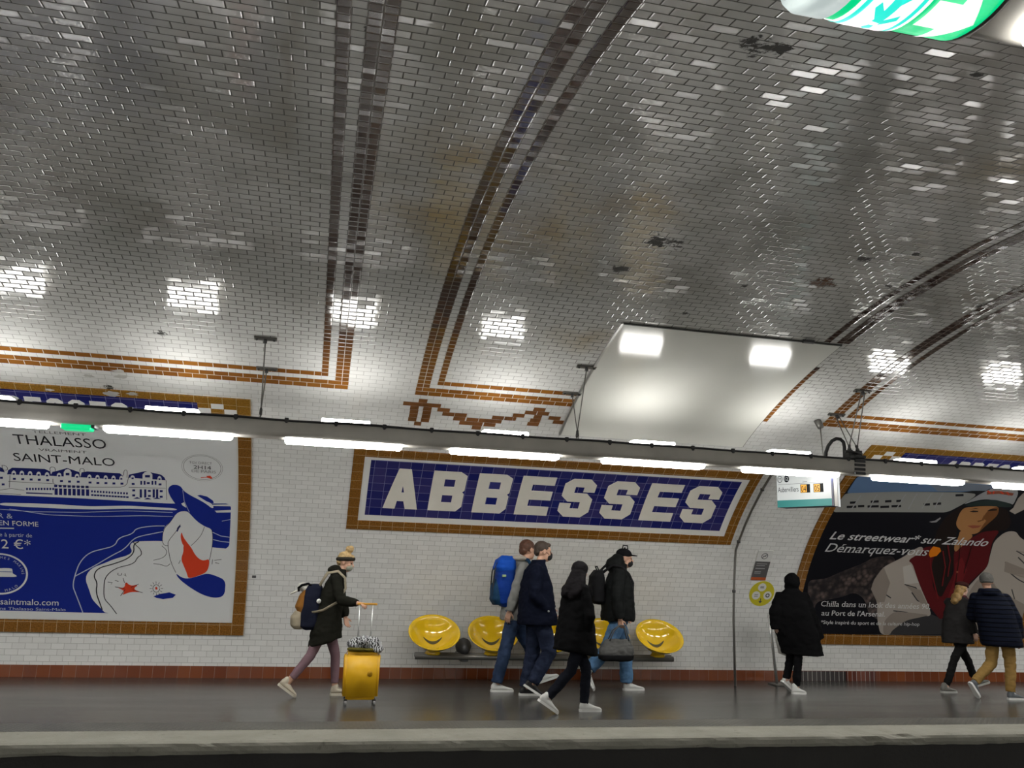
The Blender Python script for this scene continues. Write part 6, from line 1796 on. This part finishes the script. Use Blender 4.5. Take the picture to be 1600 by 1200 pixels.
# --- the man in the cap
c = dict(H=1.82, F=(1, -.08), HF=(1, -.22, -.08), pel=(3.93, 6.05, .955), che=(3.93, 6.05, 1.32), nek=(3.95, 6.05, 1.555), head=(4.015, 6.05, 1.695),
         shR=(3.885, 5.86, 1.485), shL=(3.96, 6.24, 1.485), elR=(3.82, 5.79, 1.19), haR=(3.87, 5.79, .865), elL=(4.06, 6.30, 1.2), haL=(4.12, 6.26, .93), curlR=1.1,
         knR=(3.74, 5.95, .53), anR=(3.51, 5.95, .29), heR=(3.39, 5.95, .265), toR=(3.56, 5.95, .02), knL=(4.075, 6.15, .52), anL=(4.085, 6.15, .10), heL=(4.04, 6.15, 0.0), toL=(4.33, 6.15, 0.0),
         legr=(.105, .086, .078), armr=(.084, .076, .062), coat=[(3.925, 6.05, .885, .235, .21), (3.925, 6.05, .93, .245, .22), (3.925, 6.05, 1.12, .25, .215), (3.925, 6.05, 1.32, .245, .19), (3.93, 6.05, 1.48, .20, .13), (3.945, 6.05, 1.58, .105, .10), (3.96, 6.05, 1.62, .09, .09)],
         coat_extra=[((3.875, 6.05, 1.60), (.12, .135, .115)), ((3.92, 6.05, 1.66), (.09, .125, .10))], wr=.012)
t, coat, body, hp_, HR, k, F, Lt = person(c, 'person in black hooded jacket, black cap and light jeans passing the last yellow seat', dict(trousers=JEANS_L, coat=cloth('black_padded_nylon', (0.010, 0.011, 0.011), .6), shoe=WHITE_SHOE, sole=WHITE_SOLE))
CAPM = cloth('black_cap_cloth', (0.008, 0.008, 0.009))
cap_ = hp_part(t, 'cap', CAPM, [('e', (-.012, 0, .058), (.104, .088, .072)), ('e', (.10, 0, .050), (.072, .060, .009))], hp_, HR, k, voxel=.007, it=2)
mb = MB(); mb.ell(hp_(-.005, 0, .135), (.012, .012, .008)); mb.tube([hp_(-.035, 0, .125), hp_(-.03, 0, .165), hp_(.03, 0, .165), hp_(.032, 0, .12)], .009, 8); mb.build('cap_tab', CAPM, cap_)
hp_part(t, 'face_mask', MASK_BLACK, [('e', (.060, 0, -.058), (.058, .057, .048)), ('e', (.095, 0, -.045), (.020, .026, .034))], hp_, HR, k, voxel=.008, it=2)
hp_part(t, 'hair', plain('dark_brown_hair', (0.030, 0.020, 0.014), .55), [('e', (-.05, 0, .0), (.062, .081, .055))], hp_, HR, k)
bp_ = thing('backpack', (3.64, 6.05, 1.09), 'plain black backpack worn by the person in the black cap', 'backpack')
BPK = cloth('black_nylon', (0.010, 0.010, 0.011), .6)
mb = MB(); mb.rings([ring_at(V((x, 6.05, z)), V((1, 0, 0)), la, de, p=3) for x, z, la, de in ((3.66, 1.09, .10, .06), (3.63, 1.13, .15, .09), (3.62, 1.30, .155, .095), (3.63, 1.45, .14, .09), (3.65, 1.535, .09, .05))]); sculpt(mb, 'bag_body', BPK, bp_, voxel=.011, it=3, wrinkle=.006)
mb = MB(); mb.ell((3.54, 6.05, 1.24), (.04, .11, .10)); sculpt(mb, 'front_pocket', BPK, bp_, voxel=.010, it=2)
mb = MB(); mb.tube([(3.64, 6.01, 1.53), (3.62, 6.01, 1.575), (3.62, 6.09, 1.575), (3.64, 6.09, 1.53)], .009, 8); mb.build('carry_loop', BPK, bp_)
for e in (-1, 1):
    mb = MB(); mb.tube([(3.68, 6.05 + e * .09, 1.50), (3.80, 6.05 + e * .13, 1.60), (3.92, 6.05 + e * .15, 1.585), (4.03, 6.05 + e * .14, 1.49), (4.085, 6.05 + e * .14, 1.38), (4.06, 6.05 + e * .20, 1.22), (3.75, 6.05 + e * .20, 1.13)], .018, 8, ry=.007); mb.build('shoulder_strap', BPK, bp_)
bg = thing('tote_bag', (3.80, 5.76, .41), 'slouchy grey tote bag carried low by the person in the black cap', 'bag')
GREYB = cloth('grey_tote_cloth', (0.085, 0.085, 0.082), .7)
mb = MB(); mb.rings([ring_at(V((x, 5.76, z)), V((1, 0, 0)), la, de, p=3) for x, z, la, de in ((3.80, .47, .08, .22), (3.80, .52, .09, .235), (3.81, .60, .07, .205), (3.825, .675, .035, .165))]); sculpt(mb, 'bag_body', GREYB, bg, voxel=.010, it=3, wrinkle=.014, wscale=10)
mb = MB(); mb.rings([ring_at(V((x, 5.76, z)), V((1, 0, 0)), la, de, p=3) for x, z, la, de in ((3.80, .405, .07, .17), (3.80, .43, .09, .23), (3.80, .485, .092, .238))]); sculpt(mb, 'dark_base', BPK, bg, voxel=.010, it=3, wrinkle=.008)
for y in (5.725, 5.795):
    mb = MB(); mb.tube([(3.70, y, .655), (3.76, y, .78), (3.845, 5.765 + (y - 5.76) * .4, .845), (3.90, 5.765 + (y - 5.76) * .4, .845), (3.93, y, .78), (3.96, y, .655)], .008, 8); mb.build('handle', GREYB, bg)

# --- the hooded figure in the long black coat
c = dict(H=1.58, F=(.42, .90), HF=(.5, .86, -.1), pel=(6.42, 5.90, .83), che=(6.40, 5.90, 1.15), nek=(6.40, 5.90, 1.33), head=(6.425, 5.92, 1.45),
         shR=(6.55, 5.83, 1.25), shL=(6.25, 5.96, 1.25), elR=(6.63, 5.80, 1.0), haR=(6.722, 5.80, .735), elL=(6.15, 5.93, 1.04), haL=(6.165, 5.93, .84),
         knR=(6.42, 5.84, .45), anR=(6.385, 5.85, .09), heR=(6.315, 5.85, 0.0), toR=(6.51, 5.83, 0.0), knL=(6.405, 6.0, .44), anL=(6.33, 6.0, .17), heL=(6.25, 6.0, .135), toL=(6.41, 6.02, 0.0),
         legr=(.09, .064, .052), armr=(.085, .088, .085), cuffarm=1.07, coat=[(6.53, 5.90, .50, .275, .19), (6.52, 5.90, .55, .275, .19), (6.45, 5.90, .80, .285, .19), (6.41, 5.90, 1.02, .25, .17), (6.40, 5.90, 1.18, .225, .145), (6.40, 5.90, 1.28, .18, .11), (6.41, 5.90, 1.36, .10, .10)], coat_name='coat',
         coat_extra=[((6.42, 5.91, 1.46), (.105, .110, .125)), ((6.42, 5.93, 1.40), (.10, .11, .09))], wr=.012)
t, coat, body, hp_, HR, k, F, Lt = person(c, 'hooded person in long loose black coat seen from behind beside the waste bin', dict(trousers=cloth('black_trousers', (0.007, 0.007, 0.008)), coat=BLACK, shoe=WHITE_SHOE, sole=WHITE_SOLE, skin=SK2))

# --- the blond person in the charcoal coat
c = dict(H=1.55, F=(.90, .35), HF=(.94, .30, -.12), pel=(9.17, 6.05, .80), che=(9.175, 6.05, 1.11), nek=(9.22, 6.05, 1.30), head=(9.275, 6.05, 1.435),
         shR=(9.23, 5.91, 1.245), shL=(9.14, 6.19, 1.245), elR=(9.20, 5.84, 1.0), haR=(9.27, 5.86, .78), elL=(9.33, 6.24, 1.06), haL=(9.40, 6.12, 1.20),
         knR=(8.98, 5.97, .445), anR=(8.815, 5.97, .10), heR=(8.725, 5.97, 0.0), toR=(8.97, 5.97, 0.0), knL=(9.33, 6.13, .44), anL=(9.445, 6.13, .145), heL=(9.44, 6.13, .06), toL=(9.67, 6.13, .12),
         legr=(.088, .062, .05), coat=[(9.13, 6.05, .675, .20, .215), (9.13, 6.05, .72, .20, .21), (9.14, 6.05, .95, .19, .18), (9.165, 6.05, 1.12, .185, .15), (9.20, 6.05, 1.25, .15, .105), (9.225, 6.05, 1.335, .085, .08)], coat_name='coat')
t, coat, body, hp_, HR, k, F, Lt = person(c, 'person with fair hair and dark red hat in charcoal coat before the fashion poster', dict(trousers=cloth('charcoal_leggings', (0.012, 0.012, 0.012)), coat=cloth('charcoal_wool', (0.025, 0.024, 0.024)), shoe=plain('grey_trainers', (.16, .155, .14), .6), sole=plain('pale_sole', (.40, .40, .38), .6), skin=SK2))
hp_part(t, 'hair', plain('fair_hair', (0.26, 0.155, 0.05), .5, bump=.6, bscale=70, vary=.35, vscale=25), [('e', (-.03, 0, .01), (.098, .088, .085)), ('e', (-.09, 0, -.07), (.065, .08, .075)), ('w', (9.145, 6.03, 1.31), (.065, .08, .075)), ('w', (9.105, 6.02, 1.26), (.05, .065, .05))], hp_, HR, k, it=8, wrinkle=.006, wscale=18)
hp_part(t, 'hat', cloth('dark_red_felt', (0.042, 0.016, 0.014)), [('e', (-.005, 0, .072), (.115, .105, .052)), ('e', (.075, 0, .045), (.055, .07, .022))], hp_, HR, k, voxel=.008, it=2)
hp_part(t, 'scarf', cloth('wine_scarf', (0.075, 0.022, 0.026)), [('w', (9.235, 6.05, 1.325), (.085, .095, .04)), ('w', (9.32, 6.03, 1.25), (.045, .05, .07))], hp_, HR, k, wrinkle=.006)

# --- the person in the navy quilted coat
c = dict(H=1.68, F=(.62, .78), HF=(.55, .83, -.05), pel=(9.255, 5.40, .87), che=(9.20, 5.40, 1.20), nek=(9.15, 5.40, 1.40), head=(9.125, 5.40, 1.555),
         shR=(9.32, 5.30, 1.325), shL=(9.03, 5.53, 1.325), elR=(9.43, 5.26, 1.06), haR=(9.49, 5.30, .745), elL=(9.06, 5.66, 1.08), haL=(9.20, 5.74, 1.02),
         knR=(9.345, 5.35, .46), anR=(9.305, 5.35, .10), heR=(9.25, 5.34, 0.0), toR=(9.50, 5.34, 0.0), knL=(9.15, 5.47, .455), anL=(8.855, 5.47, .215), heL=(8.755, 5.46, .20), toL=(8.88, 5.46, 0.0),
         legr=(.098, .074, .060), armr=(.080, .074, .062), coat=[(9.29, 5.40, .69, .25, .21), (9.28, 5.40, .74, .26, .215), (9.245, 5.40, .95, .25, .20), (9.20, 5.40, 1.18, .245, .175), (9.165, 5.40, 1.33, .205, .13), (9.15, 5.40, 1.42, .14, .12), (9.145, 5.40, 1.46, .12, .11)], coat_name='quilted_coat',
         coat_extra=[((9.14, 5.36, 1.41), (.15, .12, .06))], wr=.006)
t, coat, body, hp_, HR, k, F, Lt = person(c, 'person in navy quilted coat, tan trousers and knitted cap seen from behind', dict(trousers=cloth('tan_cotton', (0.26, 0.16, 0.052), vary=.08), coat=stripes('navy_quilted_nylon', 2, 105.0, (0.002, 0.0025, 0.005), (0.006, 0.008, 0.017)), shoe=plain('grey_blue_trainers', (.10, .11, .12), .6), sole=WHITE_SOLE))
hp_part(t, 'knitted_cap', plain('grey_knit', (0.085, 0.082, 0.075), .9, bump=.8, bscale=90), [('e', (-.010, 0, .040), (.112, .095, .088)), ('e', (-.010, 0, .0), (.110, .093, .040))], hp_, HR, k, voxel=.008, it=2)
